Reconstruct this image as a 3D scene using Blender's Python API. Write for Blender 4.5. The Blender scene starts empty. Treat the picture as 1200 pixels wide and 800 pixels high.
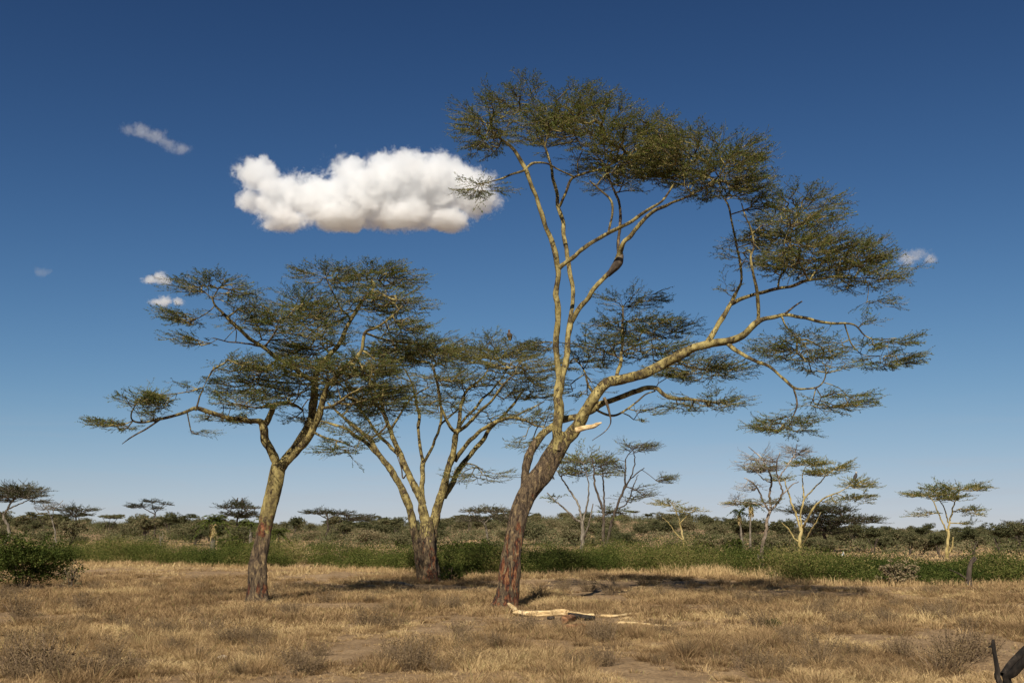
import bpy, math, random
import numpy as np
from mathutils import Vector

# ------------------------------------------------------------------ basics
SEED = 11
rng = np.random.default_rng(SEED)
random.seed(SEED)
scene = bpy.context.scene
COL = scene.collection
F = 1167.0                       # focal length in photo pixels (1200 wide)
CAMZ = 2.5
PITCH = math.atan(225.0 / F)
CAM = np.array([0.0, 0.0, CAMZ])
FWD = np.array([0.0, math.cos(PITCH), math.sin(PITCH)])
UP = np.array([0.0, -math.sin(PITCH), math.cos(PITCH)])
SUN_AZ = 11.0                    # degrees to the left of straight behind the camera
SUN_EL = 38.0


def smooth(a, b, x):
    t = np.clip((np.asarray(x, float) - a) / (b - a), 0, 1)
    return t * t * (3 - 2 * t)


def _hash(ix, iy, s):
    h = np.sin(ix * 127.1 + iy * 311.7 + s * 74.7) * 43758.5453
    return h - np.floor(h)


def vnoise(x, y, s=0):
    x = np.asarray(x, float); y = np.asarray(y, float)
    ix = np.floor(x); iy = np.floor(y)
    fx = x - ix; fy = y - iy
    fx = fx * fx * (3 - 2 * fx); fy = fy * fy * (3 - 2 * fy)
    a = _hash(ix, iy, s); b = _hash(ix + 1, iy, s)
    c = _hash(ix, iy + 1, s); d = _hash(ix + 1, iy + 1, s)
    return (a * (1 - fx) + b * fx) * (1 - fy) + (c * (1 - fx) + d * fx) * fy


def fbm(x, y, s=0, o=3):
    v = 0; a = 0.5; t = 0
    for i in range(o):
        v = v + a * vnoise(np.asarray(x) * 2 ** i, np.asarray(y) * 2 ** i, s + i); t += a; a *= 0.5
    return v / t


def H(x, y):
    x = np.asarray(x, float); y = np.asarray(y, float)
    ang = x / np.maximum(y, 40.0)
    top = 2.2 + 5.6 * np.exp(-((ang - 0.08) / 0.16) ** 2) + 0.0 * ang + 3.4 * (1 - smooth(-0.42, 0.0, ang)) - 0.8 * smooth(0.22, 0.4, ang)
    far = top * smooth(80, 430, y)
    lump = (fbm(x / 45.0, y / 45.0, 5) - 0.5) * 1.6 * smooth(90, 200, y)
    near = (fbm(x / 3.0, y / 3.0, 9) - 0.5) * 0.14 * smooth(2, 10, y)
    return far + lump + near


def ray(u, v):
    d = FWD + np.array([(u - 600.0) / F, 0, 0]) + UP * ((400.0 - v) / F)
    return d


def at(u, v, Y):
    d = ray(u, v)
    return CAM + d * (Y / d[1])


def ppm(P):
    """metres per photo pixel at a world point"""
    return float(np.dot(np.asarray(P) - CAM, FWD)) / F


def ground(u, v):
    d = ray(u, v)
    t = 5.0
    for _ in range(4000):
        p = CAM + d * t
        if p[2] <= H(p[0], p[1]):
            break
        t += max(0.02, t * 0.002)
    return np.array([p[0], p[1], float(H(p[0], p[1]))])


def on_ground(u, Y):
    x = (u - 600.0) / F * (Y * math.cos(PITCH)) * 1.02
    return np.array([x, Y, float(H(x, Y))])


# ------------------------------------------------------------------ mesh building
class MB:
    def __init__(self):
        self.v = []; self.f3 = []; self.f4 = []; self.n = 0; self.at = {}

    def add(self, V, tris=None, quads=None, **attrs):
        V = np.asarray(V, float).reshape(-1, 3)
        self.v.append(V)
        if tris is not None and len(tris):
            self.f3.append(np.asarray(tris, np.int64).reshape(-1, 3) + self.n)
        if quads is not None and len(quads):
            self.f4.append(np.asarray(quads, np.int64).reshape(-1, 4) + self.n)
        for k, a in attrs.items():
            self.at.setdefault(k, []).append((self.n, np.broadcast_to(np.asarray(a, float), (len(V),))))
        self.n += len(V)

    def build(self, name, mat, parent=None, origin=(0, 0, 0), smooth_shade=False, label=None):
        me = bpy.data.meshes.new(name)
        V = np.concatenate(self.v) - np.asarray(origin, float)
        f3 = np.concatenate(self.f3) if self.f3 else np.zeros((0, 3), np.int64)
        f4 = np.concatenate(self.f4) if self.f4 else np.zeros((0, 4), np.int64)
        loops = np.concatenate([f3.ravel(), f4.ravel()]).astype(np.int32)
        tot = np.concatenate([np.full(len(f3), 3), np.full(len(f4), 4)]).astype(np.int32)
        start = np.concatenate([[0], np.cumsum(tot)[:-1]]).astype(np.int32)
        me.vertices.add(len(V)); me.vertices.foreach_set('co', V.astype(np.float32).ravel())
        me.loops.add(len(loops)); me.loops.foreach_set('vertex_index', loops)
        me.polygons.add(len(tot)); me.polygons.foreach_set('loop_start', start)
        me.polygons.foreach_set('loop_total', tot)
        if smooth_shade:
            me.polygons.foreach_set('use_smooth', np.ones(len(tot), bool))
        me.update(calc_edges=True)
        for k, parts in self.at.items():
            a = np.zeros(len(V), np.float32)
            for s, arr in parts:
                a[s:s + len(arr)] = arr
            me.attributes.new(k, 'FLOAT', 'POINT').data.foreach_set('value', a)
        me.materials.append(mat)
        o = bpy.data.objects.new(name, me)
        COL.objects.link(o)
        if parent is not None:
            o.parent = parent
        else:
            o.location = origin
        if label:
            o['label'] = label
        return o


def tag(o, label, cat, group=None, kind=None):
    o['label'] = label
    if cat: o['category'] = cat
    if group: o['group'] = group
    if kind: o['kind'] = kind
    return o


def thing(name, label, cat, loc, group=None):
    o = bpy.data.objects.new(name, None)
    COL.objects.link(o)
    o.location = [float(c) for c in loc]
    o.empty_display_size = 0.5
    return tag(o, label, cat, group)


def copy_thing(o, loc, rotz, s, label=None, sz=None):
    c = o.copy(); COL.objects.link(c)
    c.location = [float(q) for q in loc]; c.rotation_euler = (0, 0, rotz); c.scale = (s, s, sz or s)
    if label: c['label'] = label
    for ch in list(o.children):
        d = ch.copy(); COL.objects.link(d); d.parent = c
    return c


def catmull(P, step):
    """P: (n,k) control rows (first 3 columns = position); resampled rows about STEP apart"""
    P = np.asarray(P, float)
    if len(P) < 3:
        n = max(2, int(np.linalg.norm(P[-1, :3] - P[0, :3]) / step) + 1)
        t = np.linspace(0, 1, n)[:, None]
        return P[0] * (1 - t) + P[-1] * t
    out = []
    E = np.vstack([2 * P[0] - P[1], P, 2 * P[-1] - P[-2]])
    for i in range(1, len(E) - 2):
        p0, p1, p2, p3 = E[i - 1], E[i], E[i + 1], E[i + 2]
        n = max(1, int(math.ceil(np.linalg.norm(p2[:3] - p1[:3]) / step)))
        for k in range(n):
            t = k / n
            q = 0.5 * (2 * p1 + (p2 - p0) * t + (2 * p0 - 5 * p1 + 4 * p2 - p3) * t * t + (3 * p1 - p0 - 3 * p2 + p3) * t ** 3)
            q[3:] = p1[3:] * (1 - t) + p2[3:] * t
            out.append(q)
    out.append(P[-1])
    return np.array(out)


def tube(mb, P, R, k=8, rough=0.0, cap=True, flute=0.0, seed=0, **attrs):
    """tube round the polyline P with radii R; attrs are per-ring arrays"""
    P = np.asarray(P, float); R = np.asarray(R, float)
    n = len(P)
    if n < 2: return
    T = np.gradient(P, axis=0)
    T /= np.maximum(np.linalg.norm(T, axis=1, keepdims=True), 1e-9)
    a = np.array([1.0, 0, 0]) if abs(T[0][0]) < 0.8 else np.array([0, 1.0, 0])
    N = np.zeros_like(P)
    c = a - T[0] * np.dot(a, T[0]); N[0] = c / np.linalg.norm(c)
    for i in range(1, n):
        c = N[i - 1] - T[i] * np.dot(N[i - 1], T[i])
        N[i] = c / max(np.linalg.norm(c), 1e-9)
    B = np.cross(T, N)
    th = np.arange(k) * 2 * math.pi / k
    rad = np.repeat(R[:, None], k, axis=1)
    if rough:
        L = np.concatenate([[0], np.cumsum(np.linalg.norm(np.diff(P, axis=0), axis=1))])
        c2 = np.cos(th)[None, :] * 1.3; s2 = np.sin(th)[None, :] * 1.3
        nz = vnoise(c2 * 1.5 + seed * 7.3, L[:, None] * 1.7 + s2 * 1.5, seed) - 0.5
        nz2 = vnoise(c2 * 4 + 31 + seed, L[:, None] * 5 + s2 * 4, seed + 3) - 0.5
        rad = rad * (1 + rough * (nz * 1.3 + nz2 * 0.7))
    if flute is not None and np.any(flute):
        fl = np.broadcast_to(np.asarray(flute, float), (n,))
        rad = rad * (1 + fl[:, None] * (0.6 * np.sin(th * 3 + seed)[None, :] + 0.5 * np.sin(th * 5 + 1.3 * seed)[None, :]))
    V = P[:, None, :] + rad[:, :, None] * (np.cos(th)[None, :, None] * N[:, None, :] + np.sin(th)[None, :, None] * B[:, None, :])
    V = V.reshape(-1, 3)
    i = np.arange(n - 1)[:, None] * k; j = np.arange(k)[None, :]; j2 = (j + 1) % k
    Q = np.stack([i + j, i + j2, i + k + j2, i + k + j], -1).reshape(-1, 4)
    at2 = {q: np.repeat(np.broadcast_to(np.asarray(w, float), (n,)), k) for q, w in attrs.items()}
    tris = None
    if cap:
        V = np.vstack([V, P[-1] + T[-1] * R[-1] * 0.3])
        tris = np.stack([(n - 1) * k + np.arange(k), (n - 1) * k + (np.arange(k) + 1) % k, np.full(k, n * k)], -1)
        at2 = {q: np.append(w, w[-1]) for q, w in at2.items()}
    mb.add(V, tris, Q, **at2)


def leaves(mb, C, D, Nrm, L, W, tint):
    """rhombic leaves: centres C, long axis D, normals Nrm (all (n,3)), lengths, widths, tints"""
    D = D / np.maximum(np.linalg.norm(D, axis=1, keepdims=True), 1e-9)
    S = np.cross(Nrm, D); S /= np.maximum(np.linalg.norm(S, axis=1, keepdims=True), 1e-9)
    n = len(C)
    L = np.broadcast_to(L, (n,))[:, None]; W = np.broadcast_to(W, (n,))[:, None]
    V = np.stack([C - D * L / 2, C + S * W / 2, C + D * L / 2, C - S * W / 2], 1).reshape(-1, 3)
    Q = np.arange(4 * n).reshape(n, 4)
    mb.add(V, None, Q, tint=np.repeat(np.broadcast_to(tint, (n,)), 4))


def rvec(n, flat=1.0):
    d = rng.normal(size=(n, 3)); d[:, 2] *= flat
    return d / np.linalg.norm(d, axis=1, keepdims=True)


# ------------------------------------------------------------------ materials
class NT:
    def __init__(self, tree):
        self.t = tree; self.l = tree.links

    def n(self, typ, **kw):
        o = self.t.nodes.new(typ)
        for k, v in kw.items():
            if k.startswith('i_'):
                o.inputs[k[2:].replace('_', ' ')].default_value = v
            else:
                setattr(o, k, v)
        return o

    def link(self, a, b): self.l.new(a, b)

    def math(self, op, a, b=None, c=None, clamp=False):
        m = self.n('ShaderNodeMath', operation=op, use_clamp=clamp)
        for i, x in enumerate((a, b, c)):
            if x is None: continue
            if isinstance(x, (int, float)): m.inputs[i].default_value = x
            else: self.link(x, m.inputs[i])
        return m.outputs[0]

    def mix(self, fac, a, b, blend='MIX'):
        m = self.n('ShaderNodeMix', data_type='RGBA', blend_type=blend)
        for s, x in ((m.inputs[0], fac), (m.inputs[6], a), (m.inputs[7], b)):
            if isinstance(x, (int, float)): s.default_value = x
            elif isinstance(x, tuple): s.default_value = (*x, 1) if len(x) == 3 else x
            else: self.link(x, s)
        return m.outputs[2]

    def ramp(self, fac, stops, interp='LINEAR'):
        r = self.n('ShaderNodeValToRGB'); r.color_ramp.interpolation = interp
        e = r.color_ramp.elements
        while len(e) < len(stops): e.new(0.5)
        for q, (p, c) in zip(e, stops):
            q.position = p; q.color = (*c, 1) if len(c) == 3 else c
        self.link(fac, r.inputs[0])
        return r.outputs[0]

    def noise(self, vec, scale, detail=4, rough=0.55, stretch=None, distort=0.0):
        if stretch:
            m = self.n('ShaderNodeMapping'); m.inputs['Scale'].default_value = stretch
            self.link(vec, m.inputs[0]); vec = m.outputs[0]
        q = self.n('ShaderNodeTexNoise', i_Scale=scale, i_Detail=detail, i_Roughness=rough, i_Distortion=distort)
        self.link(vec, q.inputs['Vector'])
        return q.outputs[0]


def new_mat(name):
    m = bpy.data.materials.new(name); m.use_nodes = True
    m.node_tree.nodes.clear()
    t = NT(m.node_tree)
    return m, t, t.n('ShaderNodeOutputMaterial')


def leaf_mat(name, stops, trans=0.35, objrand=0.0):
    m, t, out = new_mat(name)
    a = t.n('ShaderNodeAttribute', attribute_name='tint')
    fac = a.outputs['Fac']
    if objrand:
        oi = t.n('ShaderNodeObjectInfo')
        fac = t.math('ADD', fac, t.math('MULTIPLY', t.math('SUBTRACT', oi.outputs['Random'], 0.5), objrand))
    c = t.ramp(fac, stops)
    d = t.n('ShaderNodeBsdfDiffuse'); t.link(c, d.inputs[0])
    tr = t.n('ShaderNodeBsdfTranslucent')
    t.link(t.mix(1.0, c, (1.0, 0.95, 0.55), 'MULTIPLY'), tr.inputs[0])
    mx = t.n('ShaderNodeMixShader'); mx.inputs[0].default_value = trans
    t.link(d.outputs[0], mx.inputs[1]); t.link(tr.outputs[0], mx.inputs[2])
    t.link(mx.outputs[0], out.inputs[0])
    return m


def bark_mat():
    """fever-tree bark: smooth yellow-green limbs; attribute bark = share of old rough bark, wound = peeled red-brown patches"""
    m, t, out = new_mat('fever_tree_bark')
    co = t.n('ShaderNodeTexCoord').outputs['Object']
    bark = t.n('ShaderNodeAttribute', attribute_name='bark').outputs['Fac']
    wound = t.n('ShaderNodeAttribute', attribute_name='wound').outputs['Fac']
    fine = t.noise(co, 9, 6, 0.65)
    streak = t.noise(co, 6.0, 8, 0.70, (1.6, 1.6, 0.50), 0.9)
    blotch = t.noise(co, 3.4, 7, 0.68, (1, 1, 0.7))
    yel = t.ramp(blotch, [(0.34, (0.035, 0.024, 0.012)), (0.44, (0.115, 0.086, 0.032)), (0.54, (0.225, 0.178, 0.064)), (0.70, (0.37, 0.300, 0.125))])
    yel = t.mix(t.math('MULTIPLY', t.ramp(fine, [(0.56, (0, 0, 0)), (0.70, (1, 1, 1))]), 0.55), yel, (0.10, 0.07, 0.03))
    old = t.ramp(streak, [(0.35, (0.012, 0.008, 0.006)), (0.45, (0.058, 0.039, 0.024)), (0.54, (0.130, 0.090, 0.050)), (0.68, (0.30, 0.215, 0.105))])
    red = t.ramp(streak, [(0.37, (0.010, 0.007, 0.006)), (0.45, (0.060, 0.020, 0.011)), (0.53, (0.165, 0.055, 0.022)), (0.60, (0.23, 0.120, 0.052)), (0.70, (0.36, 0.26, 0.14))])
    n2 = t.noise(co, 4.0, 7, 0.70, (1.2, 1.2, 0.62), 0.9)
    k = t.math('ADD', bark, t.math('MULTIPLY', t.math('SUBTRACT', n2, 0.5), 2.5))
    k = t.ramp(k, [(0.44, (0, 0, 0)), (0.56, (1, 1, 1))])
    n3 = t.noise(co, 2.6, 6, 0.66, (2.0, 2.0, 0.55), 0.9)
    w = t.math('ADD', wound, t.math('MULTIPLY', t.math('SUBTRACT', n3, 0.5), 2.4))
    w = t.ramp(w, [(0.47, (0, 0, 0)), (0.55, (1, 1, 1))])
    c = t.mix(k, yel, old); c = t.mix(w, c, red)
    b = t.n('ShaderNodeBsdfPrincipled', i_Roughness=0.78)
    b.inputs['Specular IOR Level'].default_value = 0.25
    t.link(c, b.inputs['Base Color'])
    hgt = t.math('ADD', t.math('MULTIPLY', streak, t.math('ADD', t.math('MULTIPLY', k, 1.2), 0.25)), t.math('MULTIPLY', fine, 0.25))
    hgt = t.math('SUBTRACT', hgt, t.math('MULTIPLY', w, 0.25))
    bp = t.n('ShaderNodeBump', i_Strength=1.0, i_Distance=0.10)
    t.link(hgt, bp.inputs['Height']); t.link(bp.outputs[0], b.inputs['Normal'])
    t.link(b.outputs[0], out.inputs[0])
    return m


def wood_mat(name, stops, scale=4.0, stretch=(1, 1, 0.35), bump=0.03):
    m, t, out = new_mat(name)
    co = t.n('ShaderNodeTexCoord').outputs['Object']
    s = t.noise(co, scale, 6, 0.65, stretch, 0.5)
    c = t.ramp(s, stops)
    b = t.n('ShaderNodeBsdfPrincipled', i_Roughness=0.85)
    b.inputs['Specular IOR Level'].default_value = 0.2
    t.link(c, b.inputs['Base Color'])
    bp = t.n('ShaderNodeBump', i_Strength=0.8, i_Distance=bump)
    t.link(s, bp.inputs['Height']); t.link(bp.outputs[0], b.inputs['Normal'])
    t.link(b.outputs[0], out.inputs[0])
    return m


def ground_mat():
    m, t, out = new_mat('dry_savanna_ground')
    co = t.n('ShaderNodeTexCoord').outputs['Object']
    big = t.noise(co, 0.09, 5, 0.6)
    mid = t.noise(co, 0.9, 6, 0.65)
    fine = t.noise(co, 11, 6, 0.7)
    c = t.ramp(t.math('ADD', t.math('MULTIPLY', mid, 0.7), t.math('MULTIPLY', big, 0.3)),
               [(0.33, (0.17, 0.108, 0.060)), (0.48, (0.29, 0.192, 0.104)), (0.58, (0.37, 0.252, 0.138)), (0.72, (0.45, 0.320, 0.18))])
    c = t.mix(t.math('MULTIPLY', t.ramp(fine, [(0.35, (1, 1, 1)), (0.62, (0, 0, 0))]), 0.65), c, (0.085, 0.060, 0.036))
    b = t.n('ShaderNodeBsdfPrincipled', i_Roughness=0.95)
    b.inputs['Specular IOR Level'].default_value = 0.1
    t.link(c, b.inputs['Base Color'])
    bp = t.n('ShaderNodeBump', i_Strength=0.8, i_Distance=0.08)
    t.link(t.math('ADD', fine, t.math('MULTIPLY', mid, 1.5)), bp.inputs['Height']); t.link(bp.outputs[0], b.inputs['Normal'])
    t.link(b.outputs[0], out.inputs[0])
    return m


M_BARK = bark_mat()
M_FEVER = leaf_mat('fever_tree_leaf', [(0.0, (0.046, 0.070, 0.021)), (0.35, (0.112, 0.150, 0.040)), (0.65, (0.198, 0.208, 0.058)), (1.0, (0.34, 0.275, 0.09))])
M_GREEN = leaf_mat('scrub_leaf', [(0.0, (0.024, 0.038, 0.009)), (0.45, (0.078, 0.095, 0.024)), (0.8, (0.145, 0.142, 0.042)), (1.0, (0.24, 0.19, 0.08))])
M_THORN = leaf_mat('thorn_bush_leaf', [(0.0, (0.042, 0.048, 0.022)), (0.45, (0.105, 0.103, 0.050)), (0.8, (0.175, 0.150, 0.082)), (1.0, (0.24, 0.185, 0.11))], 0.2, 0.5)  # leaf tones lightened in place of haze over the far slope
M_UMBRELLA = leaf_mat('umbrella_tree_leaf', [(0.0, (0.040, 0.054, 0.024)), (0.45, (0.088, 0.100, 0.044)), (0.8, (0.145, 0.145, 0.068)), (1.0, (0.21, 0.19, 0.10))], 0.3)
M_GRASS = leaf_mat('dry_grass_blade', [(0.0, (0.150, 0.094, 0.050)), (0.3, (0.315, 0.210, 0.108)), (0.6, (0.45, 0.318, 0.162)), (0.85, (0.58, 0.430, 0.225)), (1.0, (0.24, 0.23, 0.085))], 0.25)
M_DRY = leaf_mat('withered_shrub_leaf', [(0.0, (0.060, 0.042, 0.024)), (0.5, (0.155, 0.110, 0.060)), (0.85, (0.25, 0.18, 0.10)), (1.0, (0.12, 0.12, 0.045))], 0.2)
M_DARKWOOD = wood_mat('dark_branch_wood', [(0.3, (0.018, 0.013, 0.010)), (0.5, (0.055, 0.041, 0.030)), (0.7, (0.13, 0.102, 0.074))])
M_CORNERWOOD = wood_mat('blackened_branch_wood', [(0.38, (0.005, 0.004, 0.003)), (0.52, (0.016, 0.012, 0.009)), (0.70, (0.06, 0.047, 0.035))], 9)
M_TWIG = wood_mat('dry_brown_twig', [(0.3, (0.09, 0.060, 0.036)), (0.7, (0.25, 0.175, 0.105))])
M_GREYWOOD = wood_mat('grey_dead_wood', [(0.3, (0.045, 0.036, 0.027)), (0.5, (0.12, 0.100, 0.075)), (0.7, (0.27, 0.235, 0.18))])
M_BLACKWOOD = wood_mat('charred_wood', [(0.3, (0.008, 0.007, 0.006)), (0.5, (0.022, 0.018, 0.015)), (0.75, (0.085, 0.065, 0.05))], 6)
M_PALEWOOD = wood_mat('peeled_pale_wood', [(0.34, (0.13, 0.075, 0.035)), (0.45, (0.38, 0.26, 0.12)), (0.55, (0.52, 0.38, 0.20)), (0.7, (0.62, 0.50, 0.30))], 9, (0.22, 1, 1), 0.02)
M_REDWOOD = wood_mat('red_brown_wood', [(0.34, (0.05, 0.024, 0.014)), (0.46, (0.17, 0.080, 0.038)), (0.56, (0.25, 0.130, 0.062)), (0.7, (0.36, 0.22, 0.11))], 11, (0.3, 1, 1), 0.02)
M_YELWOOD = wood_mat('thin_yellow_bark', [(0.34, (0.08, 0.06, 0.028)), (0.5, (0.26, 0.20, 0.075)), (0.66, (0.40, 0.32, 0.15))], 1.6)
M_WHITEWOOD = wood_mat('blotched_white_bark', [(0.36, (0.05, 0.036, 0.028)), (0.5, (0.16, 0.12, 0.085)), (0.60, (0.38, 0.33, 0.27))], 1.6)
M_GROUND = ground_mat()


def plain_mat(name, col, rough=0.8, var=0.5, scale=12):
    m, t, out = new_mat(name)
    co = t.n('ShaderNodeTexCoord').outputs['Object']
    n = t.noise(co, scale, 4)
    c = t.ramp(n, [(0.3, tuple(q * (1 - var) for q in col)), (0.7, tuple(min(1, q * (1 + var * 0.5)) for q in col))])
    b = t.n('ShaderNodeBsdfPrincipled', i_Roughness=rough)
    t.link(c, b.inputs['Base Color']); t.link(b.outputs[0], out.inputs[0])
    return m


# ------------------------------------------------------------------ world, sun, camera
def make_world():
    w = bpy.data.worlds.new('World'); scene.world = w; w.use_nodes = True
    w.node_tree.nodes.clear(); t = NT(w.node_tree)
    out = t.n('ShaderNodeOutputWorld'); bg = t.n('ShaderNodeBackground')
    sky = t.n('ShaderNodeTexSky', sky_type='NISHITA', sun_disc=False)
    sky.sun_elevation = math.radians(SUN_EL); sky.sun_rotation = math.radians(180 + SUN_AZ)
    sky.altitude = SKY_ALT; sky.air_density = SKY_AIR; sky.dust_density = SKY_DUST; sky.ozone_density = SKY_OZONE
    # faint high streaks near the horizon
    d = t.n('ShaderNodeTexCoord').outputs['Generated']
    sep = t.n('ShaderNodeSeparateXYZ'); t.link(d, sep.inputs[0])
    comb = t.n('ShaderNodeCombineXYZ')
    t.link(t.math('MULTIPLY', sep.outputs[0], 5.0), comb.inputs[0]); t.link(t.math('MULTIPLY', sep.outputs[1], 1.0), comb.inputs[1]); t.link(t.math('MULTIPLY', sep.outputs[2], 55.0), comb.inputs[2])
    n = t.noise(comb.outputs[0], 1.0, 6, 0.6, None, 0.6)
    f = t.ramp(n, [(0.46, (0, 0, 0)), (0.72, (1, 1, 1))])
    band = t.ramp(sep.outputs[2], [(0.0, (0.6, 0.6, 0.6)), (0.03, (1, 1, 1)), (0.085, (0.5, 0.5, 0.5)), (0.13, (0, 0, 0))])
    gm = t.n('ShaderNodeGamma'); t.link(sky.outputs[0], gm.inputs[0]); gm.inputs[1].default_value = SKY_GAMMA   # polarised, deeper aloft
    x = t.mix(1.0, gm.outputs[0], SKY_TINT, 'MULTIPLY')
    den = t.n('ShaderNodeVectorMath', operation='MULTIPLY_ADD'); t.link(x, den.inputs[0])
    den.inputs[1].default_value = (1 / 9.6, 1 / 9.8, 1 / 12.0); den.inputs[2].default_value = (1, 1, 1)
    dv = t.n('ShaderNodeVectorMath', operation='DIVIDE'); t.link(x, dv.inputs[0]); t.link(den.outputs[0], dv.inputs[1])
    base = dv.outputs[0]
    c = t.mix(t.math('MULTIPLY', t.math('MULTIPLY', f, band), 0.22), base, (6.2, 6.0, 6.3))
    t.link(c, bg.inputs[0]); bg.inputs[1].default_value = SKY_STRENGTH
    t.link(bg.outputs[0], out.inputs[0])


SKY_ALT, SKY_AIR, SKY_DUST, SKY_OZONE, SKY_STRENGTH = 0.0, 0.7, 0.0, 6.0, 0.05
SKY_GAMMA, SKY_TINT = 1.75, (0.745, 0.625, 0.448)
SUN_STRENGTH, EXPOSURE = 5.0, 0.60
make_world()
sl = bpy.data.lights.new('sun', 'SUN'); so = bpy.data.objects.new('sun', sl); COL.objects.link(so)
sl.energy = SUN_STRENGTH; sl.angle = math.radians(0.5); sl.color = (1.0, 0.92, 0.79)
a, e = math.radians(SUN_AZ), math.radians(SUN_EL)
to_sun = Vector((-math.sin(a) * math.cos(e), -math.cos(a) * math.cos(e), math.sin(e)))
so.rotation_euler = to_sun.to_track_quat('Z', 'Y').to_euler(); so.location = (-40, -40, 60)

cd = bpy.data.cameras.new('camera'); co_ = bpy.data.objects.new('camera', cd); COL.objects.link(co_)
cd.sensor_fit = 'HORIZONTAL'; cd.sensor_width = 36.0; cd.lens = 36.0 * F / 1200.0
cd.clip_end = 20000; cd.clip_start = 0.1
co_.location = CAM; co_.rotation_euler = (math.pi / 2 + PITCH, 0, 0)
scene.camera = co_
scene.view_settings.view_transform = 'Standard'; scene.view_settings.look = 'None'
scene.view_settings.gamma = 1; scene.view_settings.exposure = EXPOSURE
scene.view_settings.use_curve_mapping = False
scene.render.engine = 'CYCLES'
cy = scene.cycles
cy.max_bounces = 8; cy.diffuse_bounces = 3; cy.glossy_bounces = 2; cy.transmission_bounces = 3; cy.transparent_max_bounces = 8
cy.volume_bounces = 7; cy.use_denoising = True
cy.sample_clamp_indirect = 6.0

# ------------------------------------------------------------------ ground
def build_ground():
    ys = np.concatenate([np.linspace(-60, 10, 20), np.linspace(10.3, 60, 190), np.geomspace(60.6, 600, 150), np.geomspace(640, 6000, 26)])
    s = np.linspace(-1, 1, 261)
    rows = []
    for y in ys:
        half = 60 + max(0, y) * 1.15
        xs = half * (0.55 * s + 0.45 * s ** 3)
        rows.append(np.stack([xs, np.full_like(xs, y), H(xs, np.full_like(xs, y))], 1))
    V = np.concatenate(rows)
    nx = len(s); ny = len(ys)
    i = np.arange(ny - 1)[:, None] * nx; j = np.arange(nx - 1)[None, :]
    Q = np.stack([i + j, i + j + 1, i + nx + j + 1, i + nx + j], -1).reshape(-1, 4)
    mb = MB(); mb.add(V, None, Q)
    tag(mb.build('ground', M_GROUND, smooth_shade=True), 'dry tan savanna ground running back to a low bushy rise', None, None, 'structure')


build_ground()


# ------------------------------------------------------------------ grass
LOG_AT = ground(652, 724)


def bare(x, y):
    """0 = bare soil, 1 = thick grass"""
    n = fbm(x / 3.6 + 3, y / 6.0, 21, 3)
    d = smooth(0.32, 0.53, n)
    px = x + 2.9; py = y - 17.2                    # worn patch at the near edge
    d = d * (1 - 0.98 * np.exp(-((px / 3.8) ** 2 + (py / 1.9) ** 2)))
    px = x - 4.6; py = y - 28.5                    # trodden strip beside the fallen log
    d = d * (1 - 0.85 * np.exp(-((px / 3.6) ** 2 + (py / 1.7) ** 2)))
    px = x - LOG_AT[0]; py = y - LOG_AT[1] + .5    # flattened grass round the log
    d = d * (1 - np.exp(-((px / 2.4) ** 2 + (py / 2.1) ** 2) ** 2))
    px = x + 9.0; py = y - 20.5
    d = d * (1 - 0.8 * np.exp(-((px / 3.0) ** 2 + (py / 1.2) ** 2)))
    return d


def tussocks(mb, X, Y, nb, height, radius, width, tintbase, lean, tspread=0.12):
    """clumps of blades fanning outwards from each X,Y"""
    n = len(X)
    rep = lambda q: np.repeat(np.broadcast_to(np.asarray(q, float), (n,)), nb)
    x, y, tb, hh, rad, wd, ln = map(rep, (X, Y, tintbase, height, radius, width, lean))
    N = n * nb
    ang = rng.uniform(0, 2 * math.pi, N); q = np.sqrt(rng.random(N))
    bx = x + np.cos(ang) * q * rad * .6; by = y + np.sin(ang) * q * rad * .6
    bz = H(bx, by) - 0.01
    h = hh * rng.uniform(0.35, 1.1, N) * (1.05 - .35 * q)
    la = ang + rng.normal(0, 0.7, N)
    le = ln * h * (q * .9 + rng.exponential(.35, N))
    dx = np.cos(la) * le; dy = np.sin(la) * le
    w = wd * rng.uniform(0.6, 1.4, N)
    fa = rng.uniform(0, math.pi, N)
    B = np.stack([bx, by, bz], 1); Wv = np.stack([np.cos(fa) * w / 2, np.sin(fa) * w / 2, np.zeros(N)], 1)
    Mid = B + np.stack([dx * 0.35, dy * 0.35, h * 0.62], 1)
    Tip = B + np.stack([dx, dy, h * rng.uniform(0.6, 1.0, N)], 1)
    V = np.stack([B - Wv, B + Wv, Mid + Wv * 0.75, Mid - Wv * 0.75, Tip], 1).reshape(-1, 3)
    o = np.arange(N)[:, None] * 5
    tint = np.clip(tb + rng.normal(0, tspread, N), 0, 0.88)
    tint[rng.random(N) < 0.02] = 1.0
    mb.add(V, o + np.array([[3, 2, 4]]), o + np.array([[0, 1, 2, 3]]), tint=np.repeat(tint, 5))


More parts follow.
